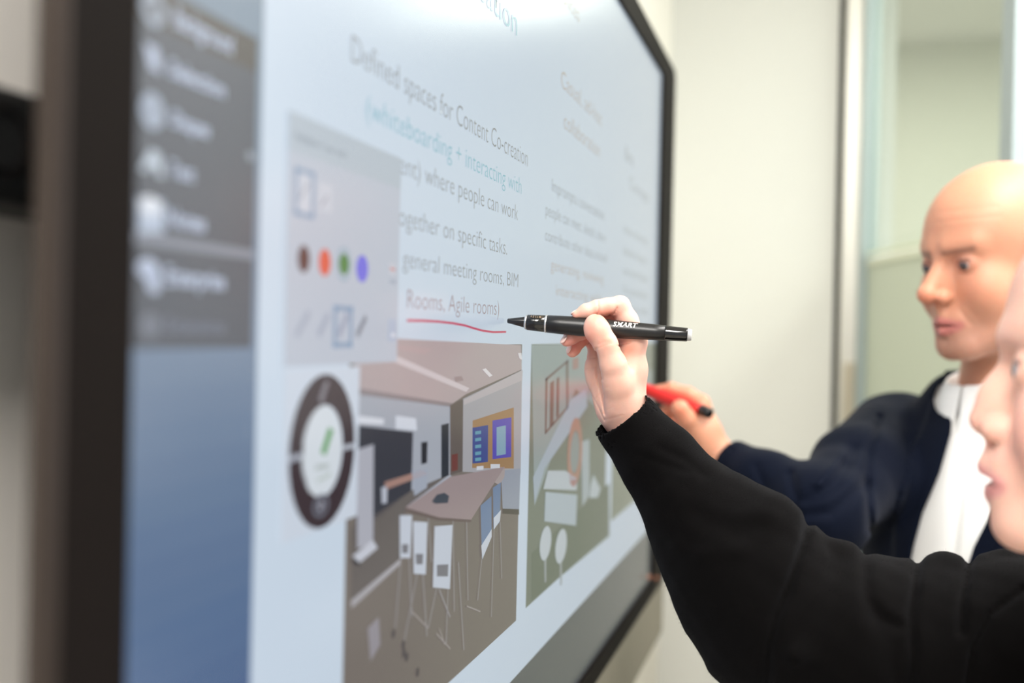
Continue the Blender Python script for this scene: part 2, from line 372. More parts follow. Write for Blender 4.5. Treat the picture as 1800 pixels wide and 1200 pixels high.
# desktop strip left of the slide: cool grey on top turning blue further down
N = 60
ztop = zt; zbt = zb
for k in range(N):
    a = ztop + (zbt - ztop) * k / N; b = ztop + (zbt - ztop) * (k + 1) / N; t = (k + .5) / N
    stops = [(0, (140, 160, 168)), (0.55, (122, 142, 168)), (0.68, (98, 122, 158)), (0.80, (80, 103, 148)), (0.9, (82, 97, 140)), (1, (100, 102, 142))]
    for (t0, c0), (t1, c1) in zip(stops, stops[1:]):
        if t0 <= t <= t1: u = (t - t0) / (t1 - t0); c = tuple(int(c0[i] + (c1[i] - c0[i]) * u) for i in range(3)); break
    side.add([(xl, a), (xs, a), (xs, b), (xl, b)], c, 1)
side.build('desktop_backdrop', screen)
menu = Flat()
zm0 = S(330, 612)[1]; zm1 = S(440, 62)[1]; zm2 = S(440, 123)[1]
menu.add([(xl, zm0), (xs - 0.006, zm0), (xs - 0.006, zm2), (xl, zm2)], (82, 88, 100), 2)
menu.add([(xl, zm2), (xs - 0.006, zm2), (xs - 0.006, zm1), (xl, zm1)], (78, 74, 70), 2)
za = S(330, 440)[1]; menu.add([(xl, za), (xs - 0.006, za), (xs - 0.006, za + 0.0045), (xl, za + 0.0045)], (140, 146, 160), 3)
menu.build('side_menu', screen)
W_ = (196, 208, 232)
def icon(*fs, name='menu_icon'):
    F = Flat()
    for fn in fs: fn(F)
    F.build(name, screen)
icon(lambda F: F.ell(268, 15, 22, 30, (170, 182, 200), 4, 0.45))
icon(lambda F: F.px([(252, 75), (276, 85), (282, 130), (262, 120)], W_, 4))
icon(lambda F: F.ell(266, 195, 21, 32, (175, 188, 208), 4), lambda F: F.ell(266, 195, 8, 12, (150, 160, 178), 5))
icon(lambda F: F.px([(262, 262), (278, 268), (288, 312), (276, 310), (270, 292), (262, 290), (256, 302), (244, 298)], (205, 218, 232), 4))
icon(lambda F: F.px([(241, 345), (286, 352), (286, 410), (241, 408)], (190, 204, 225), 4), lambda F: F.ell(262, 362, 19, 17, (236, 242, 252), 5))
icon(lambda F: F.ell(258, 472, 19, 18, W_, 4), lambda F: F.px([(258, 478), (280, 478), (278, 515), (264, 516), (256, 500)], W_, 4))
icon(lambda F: F.ell(262, 572, 20, 22, (118, 124, 138), 4)); icon(lambda F: F.ell(438, 274, 7, 9, (150, 160, 172), 4))
for t_, pl, pr, cap, c in (('Background', (304, 45), 408, 34, W_), ('Selection', (294, 132), 394, 30, W_), ('Shapes', (298, 220), 366, 28, W_), ('Text', (294, 308), 340, 27, W_),
                           ('Notes', (290, 395), 359, 30, W_), ('Enterprise', (288, 499), 393, 32, W_), ('Extensions', (288, 583), 393, 26, (120, 126, 142))):
    text('menu_text', t_, pl, pr, cap, c, screen, 5, 0.035)

GR = (152, 156, 160); CY = (138, 196, 214); OR = (196, 178, 160)
text('slide_text', 'Content Co-creation', (560, -285), 915, 80, CY, screen)
text('slide_text', 'Defined spaces for Content Co-creation', (616, 108), 930, 50, GR, screen)
text('slide_text', '(whiteboarding + interacting with', (642, 207), 918, 44, CY, screen)
text('slide_text', 'content) where people can work', (652, 285), 911, 41, GR, screen)
text('slide_text', 'together on specific tasks.', (690, 393), 891, 37, GR, screen)
text('slide_text', 'general meeting rooms, BIM', (706, 469), 910, 34, GR, screen)
text('slide_text', 'Rooms, Agile rooms)', (714, 541), 876, 34, (168, 150, 158), screen)
cx = Flat(); x0_, z0_ = S(655, 305); x1_, _z = S(749, 305)
text('slide_text', 'Casual, ad-hoc', (985, 152), 1058, 32, OR, screen)
text('slide_text', 'collaboration', (990, 225), 1054, 31, OR, screen)
text('slide_text', 'Impromptu conversations', (969, 336), 1062, 24, GR, screen)
text('slide_text', 'people can meet, sketch, share', (958, 378), 1064, 23, GR, screen)
text('slide_text', 'contribute other ideas around', (957, 422), 1066, 22, GR, screen)
text('slide_text', 'generating, reviewing', (967, 474), 1060, 21, OR, screen)
text('slide_text', 'interacting with', (976, 519), 1055, 20, OR, screen)
text('slide_text', 'spaces', (985, -2), 1018, 32, OR, screen)
text('slide_text', 'In', (1099, 282), 1112, 28, (180, 182, 180), screen)
text('slide_text', 'Concept', (1106, 331), 1140, 24, (180, 182, 180), screen)
for k, (yy, x1p) in enumerate(((408, 1138), (447, 1138), (482, 1138), (516, 1138), (548, 1138))):
    text('slide_text', ('review and develop', 'detailed design in', 'one shared space', 'for presentations', 'and team reviews')[k], (1095, yy), x1p, 17, (170, 175, 172), screen)
sq = Flat()
P_ = [(713, 563), (740, 563.5), (769, 565), (795, 568), (816, 572), (832, 577), (847, 581), (866, 583.5), (888, 583)]
for a, b in zip(P_, P_[1:]): sq.line(a, b, 3.4, (214, 84, 116), 7)
sq.build('red_underline', screen)
# tool palette
pal = Flat(); px0, pz1 = S(505, 193); px1 = S(700, 400)[0]; pz0 = S(600, 640)[1]
pal.add([(px0, pz0), (px1, pz0), (px1, pz1), (px0, pz1)], (200, 208, 222), 8)
pzh = S(505, 262)[1]; pal.add([(px0, pzh), (px1, pzh), (px1, pz1), (px0, pz1)], (192, 204, 216), 9)
BL = (150, 172, 200)
def frame_px(F, x0p, y0p, x1p, y1p, col, layer, wpx=3):
    xa, z1_ = S(x0p, y0p); xb, _ = S(x1p, y0p); z0_ = S(x0p, y1p)[1]; w_ = wpx * 0.0005
    F.add([(xa, z0_), (xb, z0_), (xb, z0_ + w_), (xa, z0_ + w_)], col, layer); F.add([(xa, z1_ - w_), (xb, z1_ - w_), (xb, z1_), (xa, z1_)], col, layer)
    F.add([(xa, z0_), (xa + w_ * 1.5, z0_), (xa + w_ * 1.5, z1_), (xa, z1_)], col, layer); F.add([(xb - w_ * 1.5, z0_), (xb, z0_), (xb, z1_), (xb - w_ * 1.5, z1_)], col, layer)
pal.rect((517, 300), (548, 376), (214, 220, 232), 10); frame_px(pal, 515, 292, 550, 378, BL, 11, 5)
pal.rect((555, 318), (580, 375), (212, 218, 230), 10)
pal.line((522, 350), (540, 320), 4, (180, 186, 200), 11); pal.line((560, 362), (572, 345), 4, (175, 180, 195), 11)
pal.build('tool_palette', screen)
text('palette_title', 'Highlighter / pen tools', (514, 243), 606, 13, (158, 166, 178), screen, 11, 0.01)
for cx_, cy_, c in ((530, 455, (92, 52, 50)), (567, 461, (236, 98, 70)), (601, 464, (84, 140, 72)), (633, 472, (122, 118, 238))):
    d = Flat(); d.ell(cx_, cy_, 10.5 if cx_ != 601 else 9, 24 if cx_ != 601 else 19, c, 11)
    if cx_ == 601: d.ell(cx_, cy_, 13, 31, (172, 192, 208), 11, 0.75)
    d.build('colour_dot', screen)
for a, b, w_, c in (((517, 590), (540, 548), 8, (176, 184, 202)), ((556, 590), (574, 552), 8, (172, 180, 200)), ((591, 590), (608, 552), 9, (168, 174, 196)), ((624, 590), (640, 556), 9, (140, 146, 160))):
    icon(lambda F: F.line(a, b, w_, c, 11), name='stroke_swatch')
icon(lambda F: frame_px(F, 583, 536, 617, 611, BL, 11, 6), name='selection_frame')
icon(lambda F: F.rect((680, 462), (692, 484), (212, 214, 226), 11), lambda F: F.line((682, 472), (691, 474), 3, (214, 150, 150), 12), name='palette_button')
icon(lambda F: F.rect((682, 490), (693, 500), (180, 190, 208), 11), name='palette_button')
icon(lambda F: F.rect((680, 560), (692, 600), (190, 202, 224), 11), lambda F: F.rect((684, 585), (690, 592), (236, 240, 250), 12), name='palette_button')
# round tool wheel
wh = Flat(); wx0, wz1 = S(497, 655); wx1 = S(627, 800)[0]; wz0 = S(497, 965)[1]
wz1 = S(560, 647)[1]; wz0 = S(627, 905)[1]
wh.add([(wx0, wz0), (wx1, wz0), (wx1, wz1), (wx0, wz1)], (218, 228, 242), 7)
wh.ell(562, 793, 58, 135, (66, 54, 60), 9, 0.0 or 0.60); wh.ell(562, 793, 35, 80, (226, 234, 242), 9)
wh.px([(503, 802), (527, 795), (527, 806), (503, 813)], (180, 186, 200), 10); wh.px([(597, 783), (620, 778), (620, 787), (597, 792)], (190, 196, 208), 10)
wh.px([(560, 795), (574, 750), (582, 756), (568, 800)], (96, 166, 92), 11); wh.px([(556, 700), (568, 668), (575, 671), (562, 712)], (140, 136, 145), 11)
wh.ell(560, 888, 14, 20, (120, 124, 138), 11, 0.7); wh.ell(560, 888, 6, 9, (150, 152, 165), 11)
wh.line((550, 822), (574, 818), 5, (190, 200, 200), 11); wh.line((553, 845), (578, 832), 4, (196, 208, 204), 11)
wh.build('tool_wheel', screen)

# photograph of a meeting room on the slide
def Q(pts): return [(480 + x / 2.0687, 620 + y / 2.0687) for x, y in pts]
pa = Flat()
def clipx(F, pts, col, layer): F.px(Q(pts), col, layer)
X0, Z1 = S(613, 640)[0], S(800, 606)[1]; X1 = S(913, 800)[0]; Z0 = S(908, 1089)[1]
pa.add([(X0, Z0), (X1, Z0), (X1, Z1), (X0, Z1)], (128, 120, 114), 2)
clipx(pa, [(290, -60), (900, -28), (903, 60), (700, 150), (650, 185), (300, 130)], (190, 176, 178), 3)
clipx(pa, [(440, 8), (712, 128), (700, 142), (430, 30)], (222, 212, 216), 4)
clipx(pa, [(300, 128), (650, 183), (652, 200), (300, 150)], (150, 142, 146), 4)
clipx(pa, [(300, 150), (650, 196), (645, 470), (480, 560), (300, 560)], (178, 184, 196), 4)
clipx(pa, [(298, 262), (506, 288), (500, 500), (380, 600), (298, 640)], (62, 64, 74), 5)
clipx(pa, [(298, 228), (400, 240), (398, 260), (298, 256)], (232, 236, 246), 6); clipx(pa, [(442, 228), (516, 238), (520, 282), (442, 276)], (226, 232, 244), 6)
clipx(pa, [(608, 262), (636, 255), (636, 445), (608, 455)], (46, 52, 62), 6); clipx(pa, [(535, 325), (558, 322), (556, 400), (535, 405)], (44, 46, 54), 6)
clipx(pa, [(640, 190), (688, 168), (686, 430), (640, 445)], (106, 98, 94), 6)
clipx(pa, [(645, 370), (668, 365), (668, 425), (645, 432)], (118, 66, 62), 7)
clipx(pa, [(686, 168), (903, 62), (898, 440), (686, 432)], (178, 178, 184), 5)
clipx(pa, [(905, 62), (903, 100), (690, 190), (690, 170)], (198, 192, 196), 6)
clipx(pa, [(722, 246), (872, 198), (872, 420), (720, 418)], (170, 136, 98), 7)
clipx(pa, [(721, 272), (778, 262), (777, 396), (721, 402)], (66, 84, 152), 8); clipx(pa, [(794, 246), (863, 234), (862, 378), (794, 386)], (92, 84, 190), 8)
clipx(pa, [(808, 270), (842, 263), (842, 368), (808, 374)], (140, 178, 200), 9)
for yy in (285, 310, 335, 360, 382): clipx(pa, [(730, yy), (752, yy - 3), (752, yy + 9), (730, yy + 12)], (110, 170, 190), 9)
clipx(pa, [(826, 428), (897, 420), (892, 568), (832, 566)], (160, 168, 184), 6)
clipx(pa, [(832, 566), (892, 568), (892, 588), (832, 584)], (84, 78, 74), 6)
clipx(pa, [(280, 640), (500, 500), (640, 440), (480, 560), (460, 745), (280, 915)], (112, 106, 104), 5)
clipx(pa, [(280, 900), (462, 745), (462, 765), (280, 928)], (184, 182, 188), 6)
clipx(pa, [(400, 470), (540, 425), (560, 440), (410, 495)], (176, 140, 130), 6)
clipx(pa, [(500, 430), (560, 418), (556, 490), (510, 520)], (174, 182, 198), 6); clipx(pa, [(390, 490), (412, 482), (410, 545), (392, 548)], (196, 202, 216), 6)
clipx(pa, [(300, 352), (362, 332), (360, 692), (302, 712)], (186, 188, 200), 6)
clipx(pa, [(284, 738), (358, 680), (376, 708), (310, 762)], (212, 216, 228), 7); clipx(pa, [(284, 745), (310, 762), (310, 776), (284, 760)], (50, 50, 56), 7)
clipx(pa, [(476, 562), (640, 450), (838, 414), (716, 606), (600, 598)], (166, 150, 152), 8)
clipx(pa, [(476, 562), (600, 598), (716, 606), (716, 616), (600, 610), (476, 576)], (112, 98, 96), 8)
clipx(pa, [(572, 540), (590, 515), (618, 508), (635, 520), (630, 545), (585, 548)], (66, 74, 88), 9)
for q in ([(455, 590), (500, 590), (494, 745), (456, 745)], [(504, 612), (556, 615), (550, 805), (506, 802)], [(582, 630), (648, 625), (638, 858), (576, 852)]): clipx(pa, q, (210, 218, 232), 9)
for q in ([(462, 695), (486, 695), (484, 728), (463, 728)], [(512, 730), (540, 730), (538, 768), (514, 768)], [(590, 770), (632, 768), (630, 812), (590, 812)]): clipx(pa, q, (130, 130, 138), 10)
for q in ([(750, 555), (790, 520), (790, 665), (755, 750)], [(795, 490), (824, 470), (820, 615), (797, 640)]): clipx(pa, q, (120, 142, 176), 9)
for q in ([(752, 700), (790, 640), (790, 668), (756, 750)], [(797, 600), (824, 570), (820, 610), (798, 642)]): clipx(pa, q, (214, 222, 234), 10)
for q in ([(735, 412), (760, 410), (760, 424), (735, 426)], [(786, 404), (820, 404), (820, 418), (786, 420)]): clipx(pa, q, (222, 226, 236), 10)
for q in ([(800, 410), (840, 415), (838, 450), (820, 480), (800, 470)],): clipx(pa, q, (180, 168, 168), 7)
for a, b in (((560, 600), (572, 760)), ((520, 800), (470, 1060)), ((540, 805), (555, 1030)), ((590, 855), (560, 1000)), ((632, 855), (625, 1060)), ((650, 610), (655, 940)), ((700, 610), (705, 900)), ((460, 745), (440, 1000)),
             ((490, 745), (500, 960)), ((755, 750), (740, 900)), ((822, 615), (828, 820)), ((600, 860), (640, 960)), ((670, 760), (690, 1080)), ((800, 640), (790, 960))):
    A, B = Q([a, b]); pa.line(A, B, 3.5, (160, 158, 162), 8)
for a in ((432, 1020), (470, 1090), (520, 1160), (468, 1060), (480, 1105)): 
    A = Q([a])[0]; pa.ell(A[0], A[1], 3, 8, (84, 78, 82), 9)
for a, b in (((600, 1000), (620, 1060)), ((500, 940), (560, 1000)), ((590, 1020), (640, 1075)), ((700, 920), (750, 940))):
    A, B = Q([a, b]); pa.line(A, B, 2.5, (166, 160, 158), 8)
clipx(pa, [(340, 1000), (380, 960), (385, 1060), (350, 1120)], (160, 156, 164), 7)
pa.px([(672, 610), (700, 607), (760, 612), (745, 622)], (196, 176, 178), 6)
clipx(pa, [(758, 60), (770, 56), (795, 82), (784, 88)], (240, 236, 240), 6); clipx(pa, [(888, 0), (900, 0), (903, 26), (893, 20)], (238, 236, 240), 6)
clipx(pa, [(655, 88), (682, 84), (690, 100), (660, 106)], (168, 150, 152), 6)
pa.build('slide_photo', screen)
# second and third photos
def Q2(pts): return [(900 + x / 1.936, 580 + y / 1.936) for x, y in pts]
pb = Flat(); X0, Z1 = S(933, 640)[0], S(800, 606)[1]; X1 = S(1065, 800)[0]; Z0 = S(933, 1060)[1]
pb.add([(X0, Z0), (X1, Z0), (X1, Z1), (X0, Z1)], (126, 134, 122), 2)
pb.px(Q2([(65, 50), (330, 50), (330, 300), (215, 200), (75, 600)]), (158, 172, 172), 3)
pb.px(Q2([(70, 500), (200, 235), (250, 200), (255, 260), (110, 470), (75, 590)]), (178, 192, 206), 4)
for q in ([(112, 165), (190, 100), (190, 108), (112, 175)], [(112, 165), (120, 160), (116, 350), (110, 355)], [(182, 108), (190, 100), (190, 260), (184, 265)], [(112, 345), (190, 255), (190, 264), (112, 355)],
          [(128, 180), (142, 170), (140, 320), (126, 330)], [(150, 165), (160, 158), (158, 290), (148, 300)]): pb.px(Q2(q), (120, 102, 98), 4)
pb.px(Q2([(205, 100), (225, 90), (225, 130), (205, 135)]), (176, 140, 134), 4)
a_ = Q2([(212, 415)])[0]; pb.ell(a_[0], a_[1], 13, 60, (186, 140, 124), 5, 0.62); pb.ell(a_[0], a_[1], 8, 36, (150, 160, 160), 5)
pb.px(Q2([(120, 478), (180, 478), (220, 505), (218, 545), (105, 540)]), (200, 210, 218), 5); pb.px(Q2([(112, 550), (220, 560), (216, 665), (108, 650)]), (188, 202, 212), 5)
pb.px(Q2([(235, 380), (262, 370), (262, 560), (238, 600)]), (180, 192, 198), 4); pb.px(Q2([(275, 490), (300, 540), (290, 570), (262, 570), (265, 530)]), (198, 210, 216), 5)
for c_ in ((112, 725), (165, 735)):
    a_ = Q2([c_])[0]; pb.ell(a_[0], a_[1], 10, 29, (206, 216, 224), 5); pb.px(Q2([(c_[0] - 4, c_[1] + 50), (c_[0] + 3, c_[1] + 50), (c_[0] + 3, c_[1] + 130), (c_[0] - 3, c_[1] + 135)]), (170, 178, 180), 4)
pb.px(Q2([(66, 760), (330, 520), (330, 700), (66, 920)]), (112, 122, 108), 3)
pb.build('slide_photo', screen)
pcx = Flat(); X0 = S(1076, 800)[0]; X1 = S(1148, 800)[0]; Z0 = S(1078, 912)[1]
pcx.add([(X0, Z0), (X1, Z0), (X1, Z1), (X0, Z1)], (140, 148, 132), 2)
pcx.px([(1080, 640), (1146, 650), (1146, 760), (1080, 800)], (170, 182, 180), 3)
pcx.build('slide_photo', screen)

# ------------------------------------------------------------------ signed distance modelling (numpy, surface nets)
def smin(a, b, k):
    h = np.clip(0.5 + 0.5 * (b - a) / k, 0, 1); return b + (a - b) * h - k * h * (1 - h)
def smax(a, b, k): return -smin(-a, -b, k)
def cap(p, a, b, ra, rb):
    a = np.asarray(a, float); b = np.asarray(b, float); ab = b - a
    t = np.clip(((p - a) @ ab) / max(ab @ ab, 1e-12), 0, 1)
    return np.linalg.norm(p - a - t[:, None] * ab, axis=1) - (ra + (rb - ra) * t)
def ell(p, c, r, R=None):
    q = p - np.asarray(c, float)
    if R is not None: q = q @ R
    r = np.asarray(r, float); k0 = np.linalg.norm(q / r, axis=1); k1 = np.linalg.norm(q / (r * r), axis=1)
    return k0 * (k0 - 1) / np.maximum(k1, 1e-9)
def chain(p, pts, rs, k=0.004):
    d = None
    for i in range(len(pts) - 1):
        e = cap(p, pts[i], pts[i + 1], rs[i], rs[i + 1]); d = e if d is None else smin(d, e, k)
    return d
def axis(lo, hi, coarse, dense):
    """grid coordinates, fine inside the dense intervals [(a, b, step)]"""
    out = [lo]; x = lo
    while x < hi:
        s = coarse
        for a, b, st in dense:
            if a - 1e-9 <= x < b: s = min(s, st)
            elif x < a: s = min(s, max(st, (a - x) * 0.35 + st))
            else: s = min(s, max(st, (x - b) * 0.35 + st))
        x += s; out.append(x)
    while (len(out) - 1) % 4: x += s; out.append(x)
    return np.array(out)
def polygonize(f, ax, ay, az):
    A = [ax, ay, az]; nb = [(len(a) - 1) // 4 for a in A]
    lo = [a[:-1:4] for a in A]; hi = [a[4::4] for a in A]
    cx_, cy_, cz_ = np.meshgrid(*[(l + h) / 2 for l, h in zip(lo, hi)], indexing='ij')
    hx_, hy_, hz_ = np.meshgrid(*[(h - l) / 2 for l, h in zip(lo, hi)], indexing='ij')
    dc = f(np.stack([cx_.ravel(), cy_.ravel(), cz_.ravel()], 1)).reshape(cx_.shape)
    act = np.abs(dc) < 1.5 * np.sqrt(hx_ ** 2 + hy_ ** 2 + hz_ ** 2) + 0.002
    up = lambda B: np.pad(np.repeat(np.repeat(np.repeat(B, 4, 0), 4, 1), 4, 2), ((0, 1),) * 3, mode='edge')
    F = up(dc).astype(np.float32)
    m = up(act)
    for axn in range(3):      # grid points on block borders belong to both blocks
        s0 = [slice(None)] * 3; s1 = [slice(None)] * 3; s0[axn] = slice(4, None, 4); s1[axn] = slice(3, -1, 4)
        m[tuple(s0)] |= m[tuple(s1)]
    idx = np.nonzero(m); F[idx] = f(np.stack([ax[idx[0]], ay[idx[1]], az[idx[2]]], 1))
    ins = F < 0
    n0, n1, n2 = F.shape
    cnt = np.zeros((n0 - 1, n1 - 1, n2 - 1), np.int8)
    for i in (0, 1):
        for j in (0, 1):
            for k in (0, 1): cnt += ins[i:n0 - 1 + i, j:n1 - 1 + j, k:n2 - 1 + k]
    ac = np.nonzero((cnt > 0) & (cnt < 8)); nv = len(ac[0])
    vid = np.full(cnt.shape, -1, np.int32); vid[ac] = np.arange(nv)
    P = np.zeros((nv, 3)); Wt = np.zeros(nv)
    ci, cj, ck = ac
    for e in range(3):
        for u in (0, 1):
            for v in (0, 1):
                o0 = [0, 0, 0]; oth = [q for q in range(3) if q != e]; o0[oth[0]] = u; o0[oth[1]] = v; o1 = list(o0); o1[e] = 1
                i0 = (ci + o0[0], cj + o0[1], ck + o0[2]); i1 = (ci + o1[0], cj + o1[1], ck + o1[2])
                f0 = F[i0]; f1 = F[i1]; c = (f0 < 0) != (f1 < 0); t = np.where(c, f0 / np.where(c, f0 - f1, 1), 0)
                p0 = np.stack([A[q][i0[q]] for q in range(3)], 1); p1 = np.stack([A[q][i1[q]] for q in range(3)], 1)
                P += np.where(c[:, None], p0 + (p1 - p0) * t[:, None], 0); Wt += c
    P /= np.maximum(Wt, 1)[:, None]
    quads = []
    for e in range(3):
        s0 = [slice(1, -1)] * 3; s1 = [slice(1, -1)] * 3; s0[e] = slice(0, -1); s1[e] = slice(1, None)
        a = ins[tuple(s0)]; b = ins[tuple(s1)]; ed = np.nonzero(a != b)
        base = [ed[q] + (0 if q == e else 1) for q in range(3)]
        oth = [(e + 1) % 3, (e + 2) % 3]
        def vv(du, dv):
            i = [base[0].copy(), base[1].copy(), base[2].copy()]; i[oth[0]] -= du; i[oth[1]] -= dv
            return vid[i[0], i[1], i[2]]
        q = np.stack([vv(1, 1), vv(0, 1), vv(0, 0), vv(1, 0)], 1)
        fl = ~a[ed]; q[fl] = q[fl][:, ::-1]; quads.append(q)
    Qd = np.concatenate(quads); Qd = Qd[(Qd >= 0).all(1)]
    # drop stray crumbs: keep vertices of the biggest connected piece
    return P, Qd
def biggest(P, Qd):
    lab = np.arange(len(P))
    while True:
        mn = lab[Qd].min(1); new = lab.copy()
        for c in range(4): np.minimum.at(new, Qd[:, c], mn)
        new = new[new]
        if (new == lab).all(): break
        lab = new
    u, c = np.unique(lab, return_counts=True); keep = lab == u[c.argmax()]
    print('   pieces', len(u), 'kept', c.max(), 'of', len(P))
    rem = np.cumsum(keep) - 1; Qd = Qd[keep[Qd].all(1)]
    return P[keep], rem[Qd]
import time
def sdf_obj(name, f, ax, ay, az, mats, parent=None, color=None, smooth_it=0, matfn=None):
    t0 = time.time(); P, Qd = polygonize(f, ax, ay, az); P, Qd = biggest(P, Qd)
    P = P  # camera space
    Wd = c2w(P); me = bpy.data.meshes.new(name)
    me.vertices.add(len(Wd)); me.vertices.foreach_set('co', Wd.astype(np.float32).ravel())
    n = len(Qd); me.loops.add(n * 4); me.loops.foreach_set('vertex_index', Qd[:, ::-1].astype(np.int32).ravel())
    me.polygons.add(n); me.polygons.foreach_set('loop_start', np.arange(0, 4 * n, 4, dtype=np.int32)); me.polygons.foreach_set('loop_total', np.full(n, 4, np.int32))
    me.update(calc_edges=True); me.validate()
    if color is not None:
        c = color(P); at = me.color_attributes.new('Col', 'FLOAT_COLOR', 'POINT'); at.data.foreach_set('color', np.concatenate([c, np.ones((len(c), 1))], 1).astype(np.float32).ravel())
    o = mk(name, me, mats, parent)
    if matfn is not None:
        cen = P[Qd].mean(1); me.polygons.foreach_set('material_index', matfn(cen).astype(np.int32))
    print('SDF', name, len(P), round(time.time() - t0, 2)); return o
def proj(p): Z = np.maximum(p[:, 2], 0.05); return np.stack([900 + FPX * p[:, 0] / Z, 600 + FPX * p[:, 1] / Z], 1)
def polydist(uv, pts):
    d = np.full(len(uv), 1e9)
    for a, b in zip(pts, pts[1:]):
        a = np.array(a, float); b = np.array(b, float); ab = b - a; t = np.clip(((uv - a) @ ab) / (ab @ ab), 0, 1)
        d = np.minimum(d, np.linalg.norm(uv - a - t[:, None] * ab, axis=1))
    return d
def groove(uv, pts, wpx): return np.exp(-(polydist(uv, pts) / wpx) ** 2)

# ---- head in its own coordinates: x sideways, y forward, z up, origin between the eyes inside the skull
def head_sdf(q, male):
    X = np.abs(q[:, 0]); s = np.stack([X, q[:, 1], q[:, 2]], 1)
    hw = 1.0 if male else 0.95; fo = 0.0 if male else 0.0045; fz = 0.0 if male else 0.004
    d = ell(s, (0, -0.012, 0.035), (0.077 * hw, 0.100, 0.088))
    d = smin(d, ell(s, (0, 0.028, 0.030), (0.064 * hw, 0.060, 0.066)), 0.02)           # forehead
    d = smin(d, ell(s, (0, 0.032, -0.045), (0.059 * hw, 0.054, 0.066)), 0.03)          # face mass
    jr = 0.020 if male else 0.016
    d = smin(d, cap(s, (0.050 * hw, -0.008, -0.060), (0.016, 0.066 + fo, -0.100 + fz), jr, jr * 0.95), 0.026)
    d = smin(d, ell(s, (0, 0.074 + fo * 1.3, -0.101 + fz), (0.020, 0.015, 0.016)), 0.016)              # chin
    d = smin(d, cap(s, (0.010, 0.084 if male else 0.087, 0.018), (0.038, 0.070, 0.021), 0.010 if male else 0.0075, 0.008), 0.018)   # brow
    d = smin(d, ell(s, (0.040, 0.058, -0.036), (0.022, 0.024, 0.028)), 0.022)          # cheekbone
    d = smax(d, -ell(s, (0.031, 0.097, 0.0), (0.019, 0.015, 0.010)), 0.010)         # socket
    d = smin(d, ell(s, (0.031, 0.0738, -0.001), (0.0145, 0.0142, 0.0138)), 0.004)      # lids
    eye_open = 0.0034 if male else 0.0045
    d = smax(d, -ell(s, (0.0315, 0.092, -0.0034 if male else -0.001), (0.0125, 0.0105, eye_open)), 0.0012)
    # mouth region
    d = smin(d, ell(s, (0, 0.076 + fo, -0.070 + fz), (0.026, 0.020, 0.022)), 0.016)
    # nose
    d = smin(d, cap(s, (0, 0.082, 0.012), (0, 0.113 if male else 0.099, -0.032), 0.0075, 0.0100 if male else 0.0078), 0.010)
    d = smin(d, ell(s, (0, 0.084, -0.026), (0.0150, 0.024, 0.026)), 0.006)
    d = smin(d, ell(s, (0, 0.115 if male else 0.1005, -0.036), (0.0112 if male else 0.0085, 0.0110 if male else 0.0100, 0.0100 if male else 0.0080)), 0.006)
    d = smin(d, ell(s, (0.0125, 0.099 if male else 0.092, -0.040), (0.0075, 0.0110, 0.0080)), 0.005)
    d = smin(d, cap(s, (0, 0.098 if male else 0.094, -0.048), (0, 0.092 + fo, -0.062), 0.004, 0.006), 0.008)
    d = smax(d, -ell(s, (0.0068, 0.104 if male else 0.096, -0.048), (0.0036, 0.006, 0.004)), 0.002)
    # lips
    d = smin(d, cap(s, (0, 0.0945 + fo, -0.0690 + fz), (0.022, 0.083 + fo, -0.0745 + fz), 0.0058 if male else 0.0048, 0.003), 0.004)
    d = smin(d, cap(s, (0, 0.0925 + fo * 0.3, -0.0815), (0.019, 0.083 + fo * 0.4, -0.0765 + fz), 0.0065 if male else 0.0055, 0.003), 0.004)
    gap = 0.0011 if male else 0.0028
    d = smax(d, -ell(s, (0, 0.096 + fo, -0.0752 if male else -0.0728), (0.024 if male else 0.020, 0.016, gap)), 0.0016)
    d = d + 0.0016 * np.exp(-((np.linalg.norm((s - np.array([0, 0.088, -0.093])) * np.array([0.6, 1, 1]), axis=1)) / 0.006) ** 2)  # chin crease
    # nasolabial
    if male:
        nl = cap(s, (0.017, 0.098, -0.038), (0.031, 0.078, -0.074), 0, 0); d = d + 0.0011 * np.exp(-(nl / 0.0028) ** 2)
        for zz in (0.052, 0.064): d = d + 0.0004 * np.exp(-((s[:, 2] - zz) / 0.0018) ** 2) * (s[:, 1] > 0.05)
        bag = cap(s, (0.020, 0.088, -0.014), (0.042, 0.076, -0.013), 0, 0); d = d + 0.0007 * np.exp(-(bag / 0.0025) ** 2)
    # ear
    e = ell(s, (0.080 * hw, -0.012, -0.010), (0.009, 0.018, 0.031)); e = smax(e, -ell(s, (0.088 * hw, -0.008, -0.008), (0.006, 0.010, 0.019)), 0.003)
    d = smin(d, e, 0.004)
    return d
class Head:
    def __init__(s, yaw, pitch, roll, local, target, scale=1.0):
        y = math.radians(yaw); p = math.radians(pitch)
        f = np.array([-math.sin(y) * math.cos(p), -math.sin(p), -math.cos(y) * math.cos(p)])
        up = np.array([math.sin(math.radians(roll)), -math.cos(math.radians(roll)), 0.0]); up = up - f * (up @ f); up /= np.linalg.norm(up)
        x = np.cross(up, f)
        s.B = np.stack([x, f, up], 1); s.s = scale
        s.c = np.asarray(target) - s.B @ (np.asarray(local) * scale)
    def loc(s, p): return (p - s.c) @ s.B / s.s
    def glo(s, q): return s.c + s.B @ (np.asarray(q, float) * s.s)
def blend(c, m, col): return c * (1 - m[:, None]) + np.array(lin(col)) * m[:, None]
def gaus(q, c, r): return np.exp(-(((q - np.array(c)) / np.array(r)) ** 2).sum(1))
